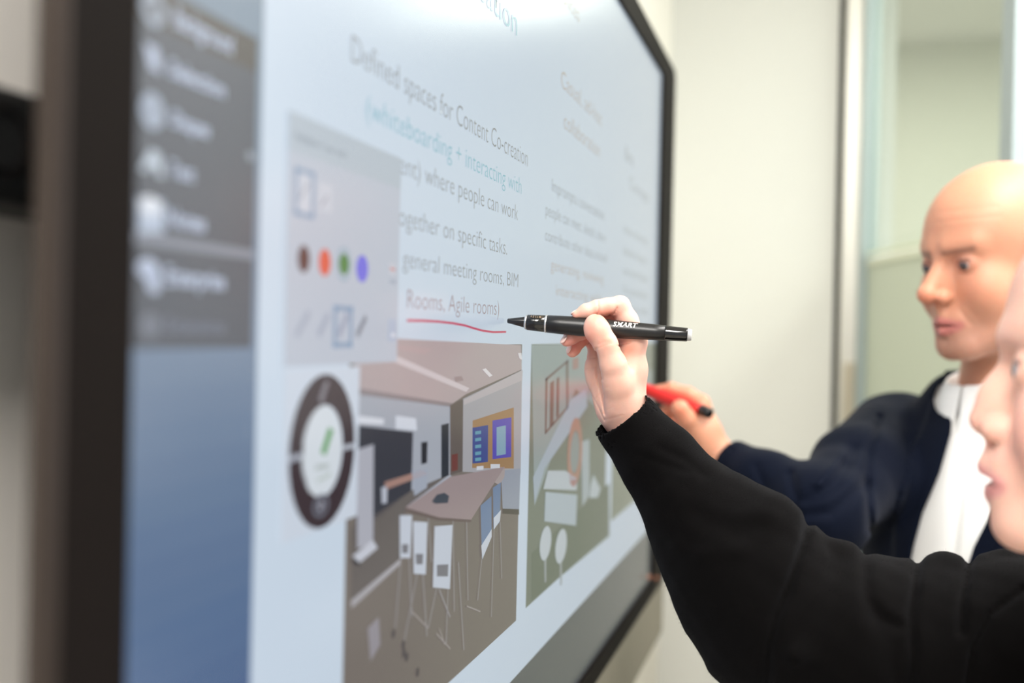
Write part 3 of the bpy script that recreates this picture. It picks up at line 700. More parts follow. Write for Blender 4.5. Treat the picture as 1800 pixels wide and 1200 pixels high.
def face_color(c, q, male):
    s = q.copy(); s[:, 0] = np.abs(s[:, 0])
    if not male: s[:, 1] -= 0.0045 * (s[:, 2] < -0.055); s[:, 2] -= 0.002 * (s[:, 2] < -0.055)
    inh = (np.linalg.norm(q, axis=1) < 0.2)
    def ap(c, m, col): return blend(c, m * inh, col)
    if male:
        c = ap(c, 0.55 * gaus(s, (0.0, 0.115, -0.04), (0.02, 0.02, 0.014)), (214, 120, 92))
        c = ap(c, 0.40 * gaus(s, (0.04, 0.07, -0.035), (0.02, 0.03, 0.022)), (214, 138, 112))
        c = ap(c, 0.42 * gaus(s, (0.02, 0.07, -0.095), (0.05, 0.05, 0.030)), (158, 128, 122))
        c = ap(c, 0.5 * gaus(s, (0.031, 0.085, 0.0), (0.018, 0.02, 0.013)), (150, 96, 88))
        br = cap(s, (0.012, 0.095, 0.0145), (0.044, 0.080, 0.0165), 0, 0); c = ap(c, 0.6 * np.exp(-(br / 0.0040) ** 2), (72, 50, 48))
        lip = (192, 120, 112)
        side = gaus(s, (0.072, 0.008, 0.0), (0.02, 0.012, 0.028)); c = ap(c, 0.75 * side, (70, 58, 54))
    else:
        c = ap(c, 0.45 * gaus(s, (0.04, 0.065, -0.04), (0.022, 0.03, 0.024)), (236, 158, 150))
        c = ap(c, 0.35 * gaus(s, (0.0, 0.115, -0.04), (0.02, 0.02, 0.014)), (232, 160, 148))
        br = cap(s, (0.014, 0.090, 0.021), (0.046, 0.072, 0.025), 0, 0); c = ap(c, 0.7 * np.exp(-(br / 0.0045) ** 4), (92, 68, 60))
        lip = (216, 152, 148)
    la = cap(s, (0.020, 0.090, 0.003), (0.042, 0.084, 0.003), 0, 0); c = ap(c, 0.8 * np.exp(-(la / 0.0022) ** 2), (50, 34, 36))
    l1 = cap(s, (0, 0.099, -0.0695), (0.021, 0.085, -0.0745), 0, 0); l2 = cap(s, (0, 0.098, -0.083), (0.018, 0.086, -0.0770), 0, 0)
    c = ap(c, np.clip(np.exp(-(np.minimum(l1, l2) / 0.0068) ** 6), 0, 1) * (s[:, 1] > 0.075), lip)
    mo = (np.abs(s[:, 2] + 0.0760) < 0.0016) & (s[:, 1] > 0.07) & (s[:, 1] < 0.096) & (s[:, 0] < 0.022)
    c = ap(c, mo * 0.35, (110, 50, 50))
    return c
def eyeballs(H, parent, gaze, r=0.0118):
    for sx in (-1, 1):
        cen = H.glo((sx * 0.0315, 0.0760, -0.0018)); g = H.B @ np.array(gaze, float); g /= np.linalg.norm(g)
        bm = bmesh.new(); bmesh.ops.create_uvsphere(bm, u_segments=40, v_segments=24, radius=r * H.s)
        gw = np.array(MW @ g); cw = c2w(cen[None])[0]
        me = bpy.data.meshes.new('eye'); 
        cols = []
        for v in bm.verts:
            n = np.array(v.co.normalized()); a = math.degrees(math.acos(max(-1, min(1, float(n @ gw)))))
            cols.append((*lin((12, 10, 10)), 1) if a < 11 else (*lin((70, 62, 62)), 1) if a < 32 else (*lin((38, 32, 34)), 1) if a < 36 else (*lin((194, 186, 186)), 1))
            v.co = v.co + Vector(cw)
        bm.to_mesh(me); bm.free(); at = me.color_attributes.new('Col', 'FLOAT_COLOR', 'POINT'); at.data.foreach_set('color', [x for c in cols for x in c])
        mk('eye', me, M['eye'], parent)

def lathe(name, a, b, prof, m, parent=None, seg=40):
    """revolve profile [(t along a->b, radius m)], a and b in camera space"""
    A = Vector(c2w(np.asarray(a)[None])[0]); B = Vector(c2w(np.asarray(b)[None])[0]); d = (B - A); L = d.length; d.normalize()
    u = d.orthogonal().normalized(); v = d.cross(u); bm = bmesh.new(); rings = []
    for t, r in prof: rings.append([bm.verts.new(A + d * (L * t) + (u * math.cos(2 * math.pi * k / seg) + v * math.sin(2 * math.pi * k / seg)) * r) for k in range(seg)])
    for r0, r1 in zip(rings, rings[1:]):
        for k in range(seg): bm.faces.new((r0[k], r0[(k + 1) % seg], r1[(k + 1) % seg], r1[k])).smooth = True
    bm.faces.new(rings[0][::-1]); bm.faces.new(rings[-1])
    me = bpy.data.meshes.new(name); bmesh.ops.recalc_face_normals(bm, faces=bm.faces[:]); bm.to_mesh(me); bm.free()
    o = bpy.data.objects.new(name, me); COL.objects.link(o); me.materials.append(m)
    if parent is not None: parent_keep(o, parent)
    return o
def wrap_text(name, txt, a, b, t0, t1, height, r, ang, m, parent, thin=0.0, shear=0.0, flip=False):
    """text laid round a barrel: runs from t0 to t1 along a->b, centred at angle ang from straight towards the camera (positive upwards)"""
    a = np.asarray(a); b = np.asarray(b); d = b - a; L = np.linalg.norm(d); d /= L
    tow = np.array([0, 0, -1.0]); tow -= d * (tow @ d); tow /= np.linalg.norm(tow); up = np.array([0, -1.0, 0]); up -= d * (up @ d) + tow * (up @ tow); up /= np.linalg.norm(up)
    me = text_mesh(txt, thin, shear); n = len(me.vertices); v = np.empty(n * 3); me.vertices.foreach_get('co', v); v = v.reshape(-1, 3)
    w_ = v[:, 0].max() - v[:, 0].min(); s_ = (v[:, 0] - v[:, 0].min()) / w_; 
    th = math.radians(ang) + (v[:, 1] - 0.35) / 0.7 * height / r
    P = a + d * ((t0 + (t1 - t0) * s_)[:, None] * L) + (tow * np.cos(th)[:, None] + up * np.sin(th)[:, None]) * (r + 0.00012)
    me.vertices.foreach_set('co', c2w(P).ravel()); me.update(); return mk(name, me, m, parent, False)

# ------------------------------------------------------------------ the black pen in the near hand
pA = pt(892, 563.6, 0.975); pB = pt(1216, 588.8, 0.952)
def T(px): # parameter along the near pen for a photo x
    lo_, hi_ = 0.0, 1.0
    for _ in range(40):
        mid = (lo_ + hi_) / 2; p = pA + (pB - pA) * mid
        if 900 + FPX * p[0] / p[2] < px: lo_ = mid
        else: hi_ = mid
    return lo_
RP = lambda px_r: px_r * 0.962 / FPX
pen = empty('digital_pen', Vector(c2w(((pA + pB) / 2)[None])[0]), 'black digital pen with silver rings held by the near hand, tip by the red underline', 'pen')
lathe('tip', pA, pB, [(0, RP(3.2)), (T(893), RP(4.2)), (T(899), RP(5.2)), (T(921), RP(9.6)), (T(922), RP(9.6))], M['pen_gloss'], pen)
lathe('ring', pA, pB, [(T(922), RP(10.2)), (T(923), RP(12)), (T(925), RP(13)), (T(926), RP(12.6))], M['pen_ring'], pen)
lathe('front_sleeve', pA, pB, [(T(926), RP(12.6)), (T(927.5), RP(13.9)), (T(957.5), RP(15.0)), (T(958), RP(14.4))], M['pen_gloss'], pen)
lathe('ring', pA, pB, [(T(958), RP(15.0)), (T(958.6), RP(15.7)), (T(961), RP(15.8)), (T(961.5), RP(15.2))], M['pen_ring'], pen)
lathe('barrel', pA, pB, [(T(961.5), RP(14.8)), (T(962.5), RP(15.6)), (T(985), RP(16.4)), (T(1020), RP(17.0)), (T(1060), RP(16.6)), (T(1110), RP(15.2)), (T(1150), RP(13.9)), (T(1168), RP(13.3)), (T(1168.5), RP(12.8))], M['pen_matte'], pen)
lathe('rear_sleeve', pA, pB, [(T(1168.5), RP(12.9)), (T(1170), RP(13.1)), (T(1206), RP(12.0)), (T(1208), RP(11.7)), (T(1208.5), RP(11))], M['pen_gloss'], pen)
lathe('end_button', pA, pB, [(T(1208.5), RP(10.5)), (T(1209), RP(10.8)), (T(1214), RP(10.2)), (T(1215.5), RP(9.4)), (T(1216), RP(8))], M['pen_grey'], pen)
wrap_text('printed_mark', 'SMART', pA, pB, T(1077), T(1121), 0.0046, RP(15.8), 36, M['pen_print'], pen, 0.025, 0.25)
wrap_text('printed_mark', '/\\ Z S L M L', pA, pB, T(933), T(955), 0.0022, RP(14.7), 48, M['gold_print'], pen, 0.01)

# ------------------------------------------------------------------ woman (near)
HW = Head(114, 3, 0, (0, 0.1105, -0.036), pt(1704, 738, 0.70), 0.965)
SH = np.array([0.475, 0.235, 0.88]); EL = pt(1385, 1085, 0.90); WR = pt(1102, 728, 0.975); NK = np.array([0.455, 0.20, 0.74])
Z0 = 0.965
def h(px, py, d): return pt(px, py, Z0 + d * 0.001)
r_ = lambda x: x * Z0 / FPX
def right_hand(p):
    # palm and wrist
    wr = h(1102, 735, 14); 
    palm = cap(p, wr, h(1112, 650, 8), r_(33), r_(25))
    palm = smin(palm, cap(p, h(1108, 650, 8), h(1114, 598, 6), r_(26), r_(21)), 0.008)             # index metacarpal
    palm = smin(palm, cap(p, h(1078, 716, 24), h(1056, 650, 34), r_(33), r_(28)), 0.010)           # heel of the palm, little finger side
    palm = smin(palm, cap(p, h(1095, 690, 18), h(1096, 615, 26), r_(28), r_(22)), 0.010)
    palm = smin(palm, cap(p, h(1060, 660, 32), h(1052, 615, 36), r_(27), r_(20)), 0.008)
    palm = smin(palm, cap(p, h(1092, 712, 2), h(1086, 668, -8), r_(30), r_(25)), 0.010)            # thenar
    palm = smin(palm, cap(p, wr, WR + (EL - WR) * 0.3, r_(36), r_(48)), 0.012)
    # hollow between thumb and forefinger
    palm = smax(palm, -ell(p, h(1109, 622, -18), (r_(17), r_(26), 0.014)), 0.007)
    thumb = chain(p, [h(1086, 672, -8), h(1078, 640, -14), h(1064, 604, -17), h(1051, 580, -18), h(1047, 572, -18)], [r_(25), r_(22.5), r_(20), r_(19.8), r_(18.2)], 0.004)
    thumb = smin(thumb, ell(p, h(1046, 578, -17), (r_(18), r_(24), r_(15))), 0.004)
    index = chain(p, [h(1116, 600, 6), h(1103, 563, 8), h(1090, 537, 8), h(1068, 539, 5), h(1050, 542, 3), h(1030, 547, 1), h(1013, 553, 0)],
                  [r_(21), r_(18), r_(16.5), r_(14.6), r_(14.0), r_(12.2), r_(7.2)], 0.004)
    middle = chain(p, [h(1108, 604, 24), h(1080, 553, 20), h(1052, 566, 20), h(1022, 582, 17), h(1003, 594, 12), h(995, 600, 11)], [r_(21), r_(17), r_(15), r_(14), r_(11.5), r_(9)], 0.004)
    ring_ = chain(p, [h(1094, 612, 38), h(1060, 572, 40), h(1035, 585, 37), h(1018, 597, 30), h(1008, 614, 26), h(1005, 619, 25)], [r_(20), r_(16), r_(15), r_(13.5), r_(11), r_(8.5)], 0.004)
    little = chain(p, [h(1068, 625, 46), h(1045, 595, 48), h(1036, 590, 42), h(1034, 598, 36)], [r_(19), r_(15), r_(13), r_(11)], 0.004)
    d = smin(palm, thumb, 0.006)
    d = np.minimum(d, smin(palm, index, 0.006)); d = np.minimum(d, smin(palm, middle, 0.004)); d = np.minimum(d, smin(palm, ring_, 0.004)); d = np.minimum(d, smin(palm, little, 0.004))
    # creases on the camera side
    near = (np.abs(d) < 0.004)
    if near.any():
        uv = proj(p[near]); z = p[near][:, 2]; k = d[near]
        def g(pts, wp, dep, zlo=-1, zhi=9):
            nonlocal k; k = k + dep * groove(uv, pts, wp) * ((z > Z0 + zlo) & (z < Z0 + zhi))
        g([(1051, 530), (1052, 548), (1050, 552)], 1.6, 0.0010)
        g([(1085, 541), (1080, 550), (1070, 554)], 1.8, 0.0011)
        g([(1049, 607), (1062, 601), (1074, 601), (1080, 597)], 2.6, 0.0004)
        g([(1052, 612), (1064, 606), (1078, 603)], 1.2, 0.0005)
        g([(1027, 631), (1048, 628)], 1.3, 0.0008); g([(1030, 650), (1048, 643)], 1.3, 0.0006)
        g([(1048, 612), (1050, 640), (1049, 660), (1056, 690), (1062, 720), (1063, 728)], 2.2, 0.0014)
        g([(1045, 668), (1038, 690), (1050, 712), (1062, 738)], 1.4, 0.0006)
        g([(1057, 690), (1048, 700)], 1.2, 0.0004); g([(1053, 672), (1050, 655), (1060, 668)], 1.3, 0.0006)
        g([(1086, 608), (1095, 606), (1107, 602)], 1.4, 0.0010)
        g([(1098, 633), (1090, 618)], 3.0, 0.0006); g([(1102, 628), (1110, 616)], 1.6, 0.0003)
        g([(1062, 738), (1080, 734), (1095, 729)], 1.6, 0.0002)
        for q in range(7): g([(1052 + q * 2, 668 + 9 * q), (1066 + q * 2, 661 + 9 * q)], 0.9, 0.00022)
        d[near] = k
    return d
def woman_body(p):
    d = np.full(len(p), 1.0)
    nh = (p[:, 0] < 0.16)
    if nh.any(): d[nh] = right_hand(p[nh])
    arm = chain(p, [WR + (EL - WR) * 0.25, EL, SH], [0.024, 0.036, 0.045], 0.02)
    q = HW.loc(p); hd = head_sdf(q, False) * HW.s
    nk0 = HW.glo((0, -0.022, -0.06)); nk1 = HW.glo((0, -0.055, -0.17))
    hd = smin(hd, cap(p, nk0, nk1, 0.046, 0.052), 0.02)
    tor = smin(cap(p, NK + [0.01, 0.10, 0.0], NK + [0.02, 0.38, 0.0], 0.085, 0.08), cap(p, NK + [0.01, 0.06, -0.10], NK + [0.01, 0.06, 0.12], 0.05, 0.05), 0.04)
    tor = smin(tor, cap(p, nk1, NK + [0.01, 0.10, 0], 0.052, 0.07), 0.03)
    d = smin(d, smin(smin(arm, tor, 0.03), hd, 0.015), 0.006)
    return d
SKIN_W = np.array(lin((224, 178, 160)))
def woman_color(P):
    c = np.tile(SKIN_W, (len(P), 1)); m = P[:, 0] < 0.2; uv = proj(P)
    def sp(px, py, r, a, col): 
        nonlocal c; c = blend(c, a * np.exp(-(((uv[:, 0] - px) / r) ** 2 + ((uv[:, 1] - py) / r) ** 2)) * m, col)
    R_ = (226, 132, 108)
    sp(1064, 601, 12, 0.5, R_); sp(1040, 580, 12, 0.35, R_); sp(1012, 555, 9, 0.35, R_); sp(1070, 556, 16, 0.6, (222, 112, 84)); sp(1050, 553, 10, 0.5, R_)
    sp(1000, 600, 22, 0.6, (214, 130, 122)); sp(1012, 615, 18, 0.5, (214, 122, 108)); sp(1032, 600, 12, 0.6, (200, 104, 90)); sp(1100, 612, 16, 0.45, (210, 128, 100))
    return face_color(c, HW.loc(P), False)
woman = empty('person', Vector(c2w(np.array([[0.47, 1.43, 0.74]]))[0]), 'person in a black fleece top, face in profile, pointing a black pen', 'person')
woman.location.z = 0.0
ax = axis(0.02, 0.62, 0.007, [(0.04, 0.128, 0.00085), (0.275, 0.385, 0.0013)])
ay = axis(-0.19, 0.66, 0.009, [(-0.048, 0.078, 0.00085), (-0.07, 0.14, 0.0013)])
az = axis(0.58, 1.05, 0.007, [(0.64, 0.76, 0.0013), (0.938, 1.026, 0.00085)])
body_w = sdf_obj('body', woman_body, ax, ay, az, M['skin'], woman, woman_color)
eyeballs(HW, body_w, (0, 1, 0.05))
# teeth behind the parted lips
bm = bmesh.new()
for k in range(-4, 5):
    a = k * 0.24; p_ = HW.glo((math.sin(a) * 0.019, 0.0745 + math.cos(a) * 0.0165, -0.0715)); pw_ = Vector(c2w(p_[None])[0])
    bmesh.ops.create_uvsphere(bm, u_segments=10, v_segments=8, radius=1, matrix=Matrix.Translation(pw_) @ Matrix.Diagonal((0.0028, 0.0028, 0.0048, 1)))
tag(bm_obj('teeth', bm, M['teeth'], body_w, True), kind='stuff')
def nail(parent, cpos, dirn, nrm, L, W_, name='fingernail'):
    cw_ = Vector(c2w(np.asarray(cpos)[None])[0]); d_ = Vector(MW @ np.asarray(dirn, float)).normalized(); n_ = Vector(MW @ np.asarray(nrm, float)); n_ = (n_ - d_ * n_.dot(d_)).normalized(); s_ = d_.cross(n_)
    bm = bmesh.new(); bmesh.ops.create_uvsphere(bm, u_segments=16, v_segments=10, radius=1)
    Mx = Matrix(((d_.x * L, s_.x * W_, n_.x * 0.0016, cw_.x), (d_.y * L, s_.y * W_, n_.y * 0.0016, cw_.y), (d_.z * L, s_.z * W_, n_.z * 0.0016, cw_.z), (0, 0, 0, 1)))
    bmesh.ops.transform(bm, matrix=Mx, verts=bm.verts[:]); return bm_obj(name, bm, M['nail'], parent, True)
nail(body_w, h(1013, 548.5, 3), (-1, 0.42, 0), (-0.3, -0.8, 0.35), 0.0052, 0.0038)
nail(body_w, h(991, 596, 8), (-0.6, 0.8, 0), (-0.8, -0.5, -0.3), 0.0046, 0.004)
nail(body_w, h(1000, 612, 22), (-0.3, 0.9, 0), (-0.9, -0.2, -0.3), 0.0046, 0.004)

# hair (mostly outside the picture)
def hair(p):
    q = HW.loc(p); s = np.stack([np.abs(q[:, 0]), q[:, 1], q[:, 2]], 1)
    d = ell(s, (0, -0.022, 0.035), (0.088, 0.108, 0.102)); d = smin(d, cap(s, (0, -0.10, -0.01), (0, -0.125, -0.19), 0.045, 0.018), 0.03)
    face = ell(s, (0, 0.085, -0.03), (0.075, 0.10, 0.125)); d = smax(d, -face, 0.01)
    d = smax(d, -ell(s, (0, 0.06, -0.12), (0.1, 0.13, 0.10)), 0.01)
    return np.maximum(d, -(head_sdf(q, False) + 0.004)) * HW.s
sdf_obj('hair', hair, axis(0.24, 0.70, 0.0035, []), axis(-0.22, 0.26, 0.0035, []), axis(0.55, 0.86, 0.0035, []), M['hair'], woman)

# sweater
U = lambda px_, py_, Z: pt(px_, py_, Z)
CUF0 = U(1093, 727, 0.972); 
cuff_c = U(1091, 729, 0.966)
arm_pts = [U(1094, 732, 0.968), U(1162, 815, 0.950), U(1216, 888, 0.935), U(1270, 952, 0.925), U(1322, 1018, 0.915), U(1372, 1085, 0.905)]
arm_r = [r_(57), r_(66), r_(82), r_(113), r_(134), r_(148)]
up_pts = [U(1400, 1110, 0.905), U(1500, 1130, 0.895), U(1640, 1140, 0.885), U(1790, 1130, 0.875), SH]
up_r = [r_(146), r_(140), r_(130), 0.062, 0.068]
cn = (U(1030, 650, 0.99) - U(1091, 729, 0.966)); 
cn = np.array([-0.62, -0.80, -0.12]); cn /= np.linalg.norm(cn)
def vnoise(p, f, seed=0):
    return (np.sin(p[:, 0] * f + 1.3 + seed) * np.sin(p[:, 1] * f * 1.13 + 2.1 * seed + .4) * np.sin(p[:, 2] * f * 0.91 + .7 + seed))
def sweater(p):
    a = chain(p, arm_pts, arm_r, 0.012)
    a = smin(a, ell(p, U(1338, 938, 0.905), (r_(74), r_(72), r_(80))), 0.008)
    b = chain(p, up_pts, up_r, 0.02)
    for roll, rr in (([(1415, 1000), (1452, 984), (1482, 988), (1492, 1018), (1506, 1066), (1535, 1108)], (34, 33, 30, 26, 20, 10)), ([(1640, 1012), (1660, 1003), (1638, 1060), (1634, 1150)], (26, 26, 24, 16)),
                     ([(1735, 1000), (1765, 995), (1745, 1040), (1728, 1100)], (24, 26, 22, 14)), ([(1395, 1150), (1440, 1070), (1450, 1010)], (16, 24, 22)), ([(1580, 1010), (1600, 1090)], (14, 16))):
        fz = [U(x, y, 0.895 - 0.00034 * min(140, max(0, (y - 985))) * 1.25) for x, y in roll]
        b = smin(b, chain(p, fz, [r_(v) for v in rr], 0.006), 0.010)
    d = smin(a, b, 0.003)
    t = cap(p, NK + [0.012, 0.12, 0.0], NK + [0.03, 0.42, 0.0], 0.115, 0.125)
    t = smin(t, cap(p, NK + [0.02, 0.055, -0.13], NK + [0.02, 0.055, 0.13], 0.062, 0.062), 0.04)
    t = smin(t, cap(p, NK + [0.02, 0.055, -0.15], NK + [0.03, 0.30, -0.19], 0.062, 0.052), 0.02)
    t = smin(t, cap(p, NK + [0.03, 0.30, -0.19], NK + [-0.01, 0.50, -0.15], 0.052, 0.048), 0.02)
    d = smin(d, t, 0.02)
    near = np.abs(d) < 0.03
    if near.any():
        pn = p[near]; uv = proj(pn); k = d[near]; fr = (pn[:, 2] < 0.94) * 1.0
        def g(pts, wp, dep):
            nonlocal k; k = k + dep * groove(uv, pts, wp)
        # fold lines where the puffed forearm rides over the upper sleeve, and the folds beyond
        g([(1424, 900), (1415, 950), (1402, 985), (1386, 1030), (1366, 1080), (1352, 1130), (1346, 1220)], 9, 0.005)
        g([(1522, 940), (1520, 1000), (1524, 1050), (1545, 1085), (1580, 1100)], 12, 0.003)
        g([(1540, 1080), (1570, 1140), (1580, 1200)], 22, 0.003)
        g([(1618, 940), (1610, 1020), (1602, 1080), (1606, 1150), (1600, 1220)], 9, 0.0045)
        g([(1712, 940), (1702, 1010), (1692, 1050), (1690, 1110)], 9, 0.0045)
        g([(1165, 790), (1200, 805), (1235, 835)], 9, 0.0012); g([(1120, 800), (1165, 815), (1210, 830)], 8, 0.0012)
        g([(1230, 905), (1290, 935), (1330, 930)], 22, 0.0022); g([(1190, 960), (1225, 975), (1300, 965)], 16, -0.0018)
        g([(1290, 900), (1350, 905)], 14, -0.0012)
        g([(1700, 1200), (1708, 1140), (1740, 1080), (1800, 1035)], 6, 0.0035)
        k = k + 0.0011 * vnoise(pn, 75) + 0.0005 * vnoise(pn, 190, 2)
        d[near] = k
    # open the cuff
    pl = (p - cuff_c) @ cn
    d = smax(d, np.where(p[:, 0] < 0.25, pl, -1.0), 0.0012)
    inner = chain(p, [arm_pts[0] + cn * 0.03, arm_pts[0], arm_pts[1]], [arm_r[0] - 0.0028, arm_r[0] - 0.0028, arm_r[1] - 0.006], 0.004)
    d = np.maximum(d, -np.maximum(inner, -0.075 - pl))
    # neck opening
    nk0 = HW.glo((0, -0.022, -0.06)); nk1 = HW.glo((0, -0.055, -0.19))
    d = smax(d, -cap(p, nk0, nk1, 0.060, 0.060), 0.004)
    d = smax(d, -(ell(HW.loc(p), (0, 0.01, -0.02), (0.085, 0.115, 0.118)) * HW.s), 0.004)
    d = np.maximum(d, p[:, 1] - 0.64)
    return d
ax = axis(0.05, 0.72, 0.007, [(0.05, 0.42, 0.0022)])
ay = axis(0.02, 0.67, 0.008, [(0.02, 0.28, 0.0022)])
az = axis(0.46, 1.05, 0.008, [(0.80, 1.02, 0.0022)])
sw = sdf_obj('sweater', sweater, ax, ay, az, M['fleece'], woman)
tag(sw, 'black fleece top with wide puffed sleeve')
# lint specks clinging to the sleeve, joined
rng = np.random.default_rng(4); me = sw.data; cand = []
vs = np.empty(len(me.vertices) * 3, np.float32); me.vertices.foreach_get('co', vs); vs = vs.reshape(-1, 3); cs = w2c(vs); uvv = proj(cs)
ok = np.nonzero((uvv[:, 0] > 1050) & (uvv[:, 0] < 1800) & (uvv[:, 1] > 700) & (uvv[:, 1] < 1200) & (cs[:, 2] < 0.97))[0]
bm = bmesh.new()
for i in rng.choice(ok, 90, replace=False):
    p_ = Vector(vs[i]); n_ = me.vertices[int(i)].normal; r = rng.uniform(0.00012, 0.0003)
    bmesh.ops.create_icosphere(bm, subdivisions=1, radius=1, matrix=Matrix.Translation(p_ + n_ * 0.0004) @ Matrix.Diagonal((r, r * rng.uniform(1, 2), r, 1)))
tag(bm_obj('lint', bm, M['lint'], sw), kind='stuff')
# short fuzz of the fleece
ok = np.nonzero((uvv[:, 0] > 1030) & (uvv[:, 0] < 1830) & (uvv[:, 1] > 660) & (uvv[:, 1] < 1230))[0]
sel = rng.choice(ok, min(26000, len(ok)), replace=False)
nr = np.empty(len(me.vertices) * 3, np.float32); me.vertices.foreach_get('vector', nr) if False else None
nr = np.array([me.vertices[int(i)].normal[:] for i in sel]); base = vs[sel] + rng.normal(0, 0.0006, (len(sel), 3))
L = rng.uniform(0.0006, 0.0016, (len(sel), 1)); tip = base + nr * L + rng.normal(0, 0.0006, (len(sel), 3))
sdv = np.cross(nr, rng.normal(0, 1, (len(sel), 3))); sdv /= np.linalg.norm(sdv, axis=1)[:, None] + 1e-9; sdv *= 0.00007
V = np.stack([base - nr * 0.0005 + sdv, base - nr * 0.0005 - sdv, tip], 1).reshape(-1, 3); fm = bpy.data.meshes.new('fleece_fuzz'); nF = len(sel)
fm.vertices.add(nF * 3); fm.vertices.foreach_set('co', V.astype(np.float32).ravel()); fm.loops.add(nF * 3); fm.loops.foreach_set('vertex_index', np.arange(nF * 3, dtype=np.int32))
fm.polygons.add(nF); fm.polygons.foreach_set('loop_start', np.arange(0, nF * 3, 3, dtype=np.int32)); fm.polygons.foreach_set('loop_total', np.full(nF, 3, np.int32)); fm.update(calc_edges=True)
tag(mk('fleece_fuzz', fm, M['fleece'], sw, False), kind='stuff')

# ------------------------------------------------------------------ trousers and shoes, both people (below the picture)
def legs(parent, hipc, fwd, name_mat):
    """hipc in world, fwd world direction; standing legs down to the floor"""
    hipc = Vector(hipc); f = Vector((fwd[0], fwd[1], 0)).normalized(); s = Vector((-f.y, f.x, 0))
    def fn(p):
        wp = c2w(p); d = ell(wp, tuple(hipc), (0.17, 0.17, 0.13))
        for k in (-1, 1):
            a = hipc + s * 0.085 * k; kn = hipc + s * 0.10 * k + f * 0.02; kn.z = 0.50; an = hipc + s * 0.11 * k - f * 0.02; an.z = 0.075
            d = smin(d, chain(wp, [tuple(a), tuple(kn), tuple(an)], [0.088, 0.066, 0.052], 0.02), 0.02)
        d = np.maximum(d, 0.045 - wp[:, 2]); return d
    cc = w2c(np.array([tuple(hipc)]))[0]
    sdf_obj('trousers', fn, axis(cc[0] - 0.32, cc[0] + 0.32, 0.01, []), axis(cc[1] - 0.2, cc[1] + hipc.z + 0.06, 0.012, []), axis(cc[2] - 0.32, cc[2] + 0.32, 0.01, []), M[name_mat], parent)
    for k in (-1, 1):
        c = hipc + s * 0.11 * k; bm = bmesh.new()
        prof = [(-0.10, 0.030, 0.045), (-0.085, 0.036, 0.07), (-0.03, 0.036, 0.075), (0.03, 0.040, 0.062), (0.09, 0.046, 0.045), (0.14, 0.042, 0.036), (0.172, 0.024, 0.024)]
        rings = []
        for y, wd, ht in prof:
            rings.append([bm.verts.new(Vector((c.x, c.y, 0)) + f * y + s * (wd * math.cos(a)) + Vector((0, 0, max(0.001, ht * math.sin(a)) if math.sin(a) > 0 else 0.001))) for a in [2 * math.pi * i / 16 for i in range(16)]])
        for a, b in zip(rings, rings[1:]):
            for i in range(16): bm.faces.new((a[i], a[(i + 1) % 16], b[(i + 1) % 16], b[i]))
        bm.faces.new(rings[0]); bm.faces.new(rings[-1][::-1]); bm_obj('shoe', bm, M['shoe'], parent, True)
fw_w = MW @ np.array([-0.966, 0, 0.259]); hw_w = c2w((NK + [0.03, 0.52, 0.0])[None])[0]
legs(woman, (hw_w[0], hw_w[1], 0.90), fw_w, 'trousers')

# ------------------------------------------------------------------ man
HM = Head(69, -5, 1, (0, 0.088, 0.0), pt(1656, 465, 1.40), 1.0)
NM = np.array([0.628, 0.064, 1.475])
aM = math.radians(62); fb = np.array([-math.sin(aM), 0, -math.cos(aM)]); rb = np.array([-math.cos(aM), 0, math.sin(aM)])
SR = NM + rb * 0.175 + np.array([0, 0.055, 0]); SL = NM - rb * 0.175 + np.array([0, 0.055, 0])
ELM = pt(1450, 902, 1.36); WM = pt(1266, 806, 1.50)
Zm = 1.50
def hm(px, py, d): return pt(px, py, Zm + d * 0.001)
rm = lambda x: x * Zm / FPX
qA = pt(1098, 671, 1.570); qB = pt(1249, 727, 1.467)
def man_hand(p):
    palm = cap(p, hm(1260, 802, 0), hm(1240, 755, -2), rm(30), rm(26))
    palm = smin(palm, cap(p, hm(1240, 760, 0), hm(1233, 722, 12), rm(26), rm(18)), 0.01)
    palm = smin(palm, cap(p, hm(1245, 790, 20), hm(1208, 750, 34), rm(26), rm(22)), 0.012)
    palm = smin(palm, cap(p, hm(1262, 805, 0), WM + (ELM - WM) * 0.4, rm(30), rm(34)), 0.012)
    palm = smin(palm, cap(p, hm(1240, 780, -6), hm(1222, 757, -12), rm(24), rm(19)), 0.01)
    thumb = chain(p, [hm(1222, 758, -12), hm(1206, 735, -26), hm(1195, 718, -32)], [rm(18), rm(16.5), rm(15.5)], 0.004)
    index = chain(p, [hm(1238, 728, 14), hm(1234, 708, 14), hm(1210, 692, 20), hm(1180, 683, 28), hm(1155, 685, 36)], [rm(17), rm(14), rm(12), rm(11), rm(8.5)], 0.004)
    middle = chain(p, [hm(1232, 735, 26), hm(1215, 712, 34), hm(1190, 712, 44), hm(1168, 722, 40)], [rm(16), rm(13), rm(12), rm(10)], 0.004)
    ring_ = chain(p, [hm(1225, 745, 38), hm(1205, 725, 46), hm(1188, 730, 48), hm(1178, 745, 40)], [rm(15), rm(12), rm(11), rm(9)], 0.004)
    little = chain(p, [hm(1215, 760, 46), hm(1200, 745, 54), hm(1192, 755, 48)], [rm(14), rm(11), rm(9)], 0.004)
    d = smin(palm, thumb, 0.006)
    for x in (index, middle, ring_, little): d = np.minimum(d, smin(palm, x, 0.005))
    return d
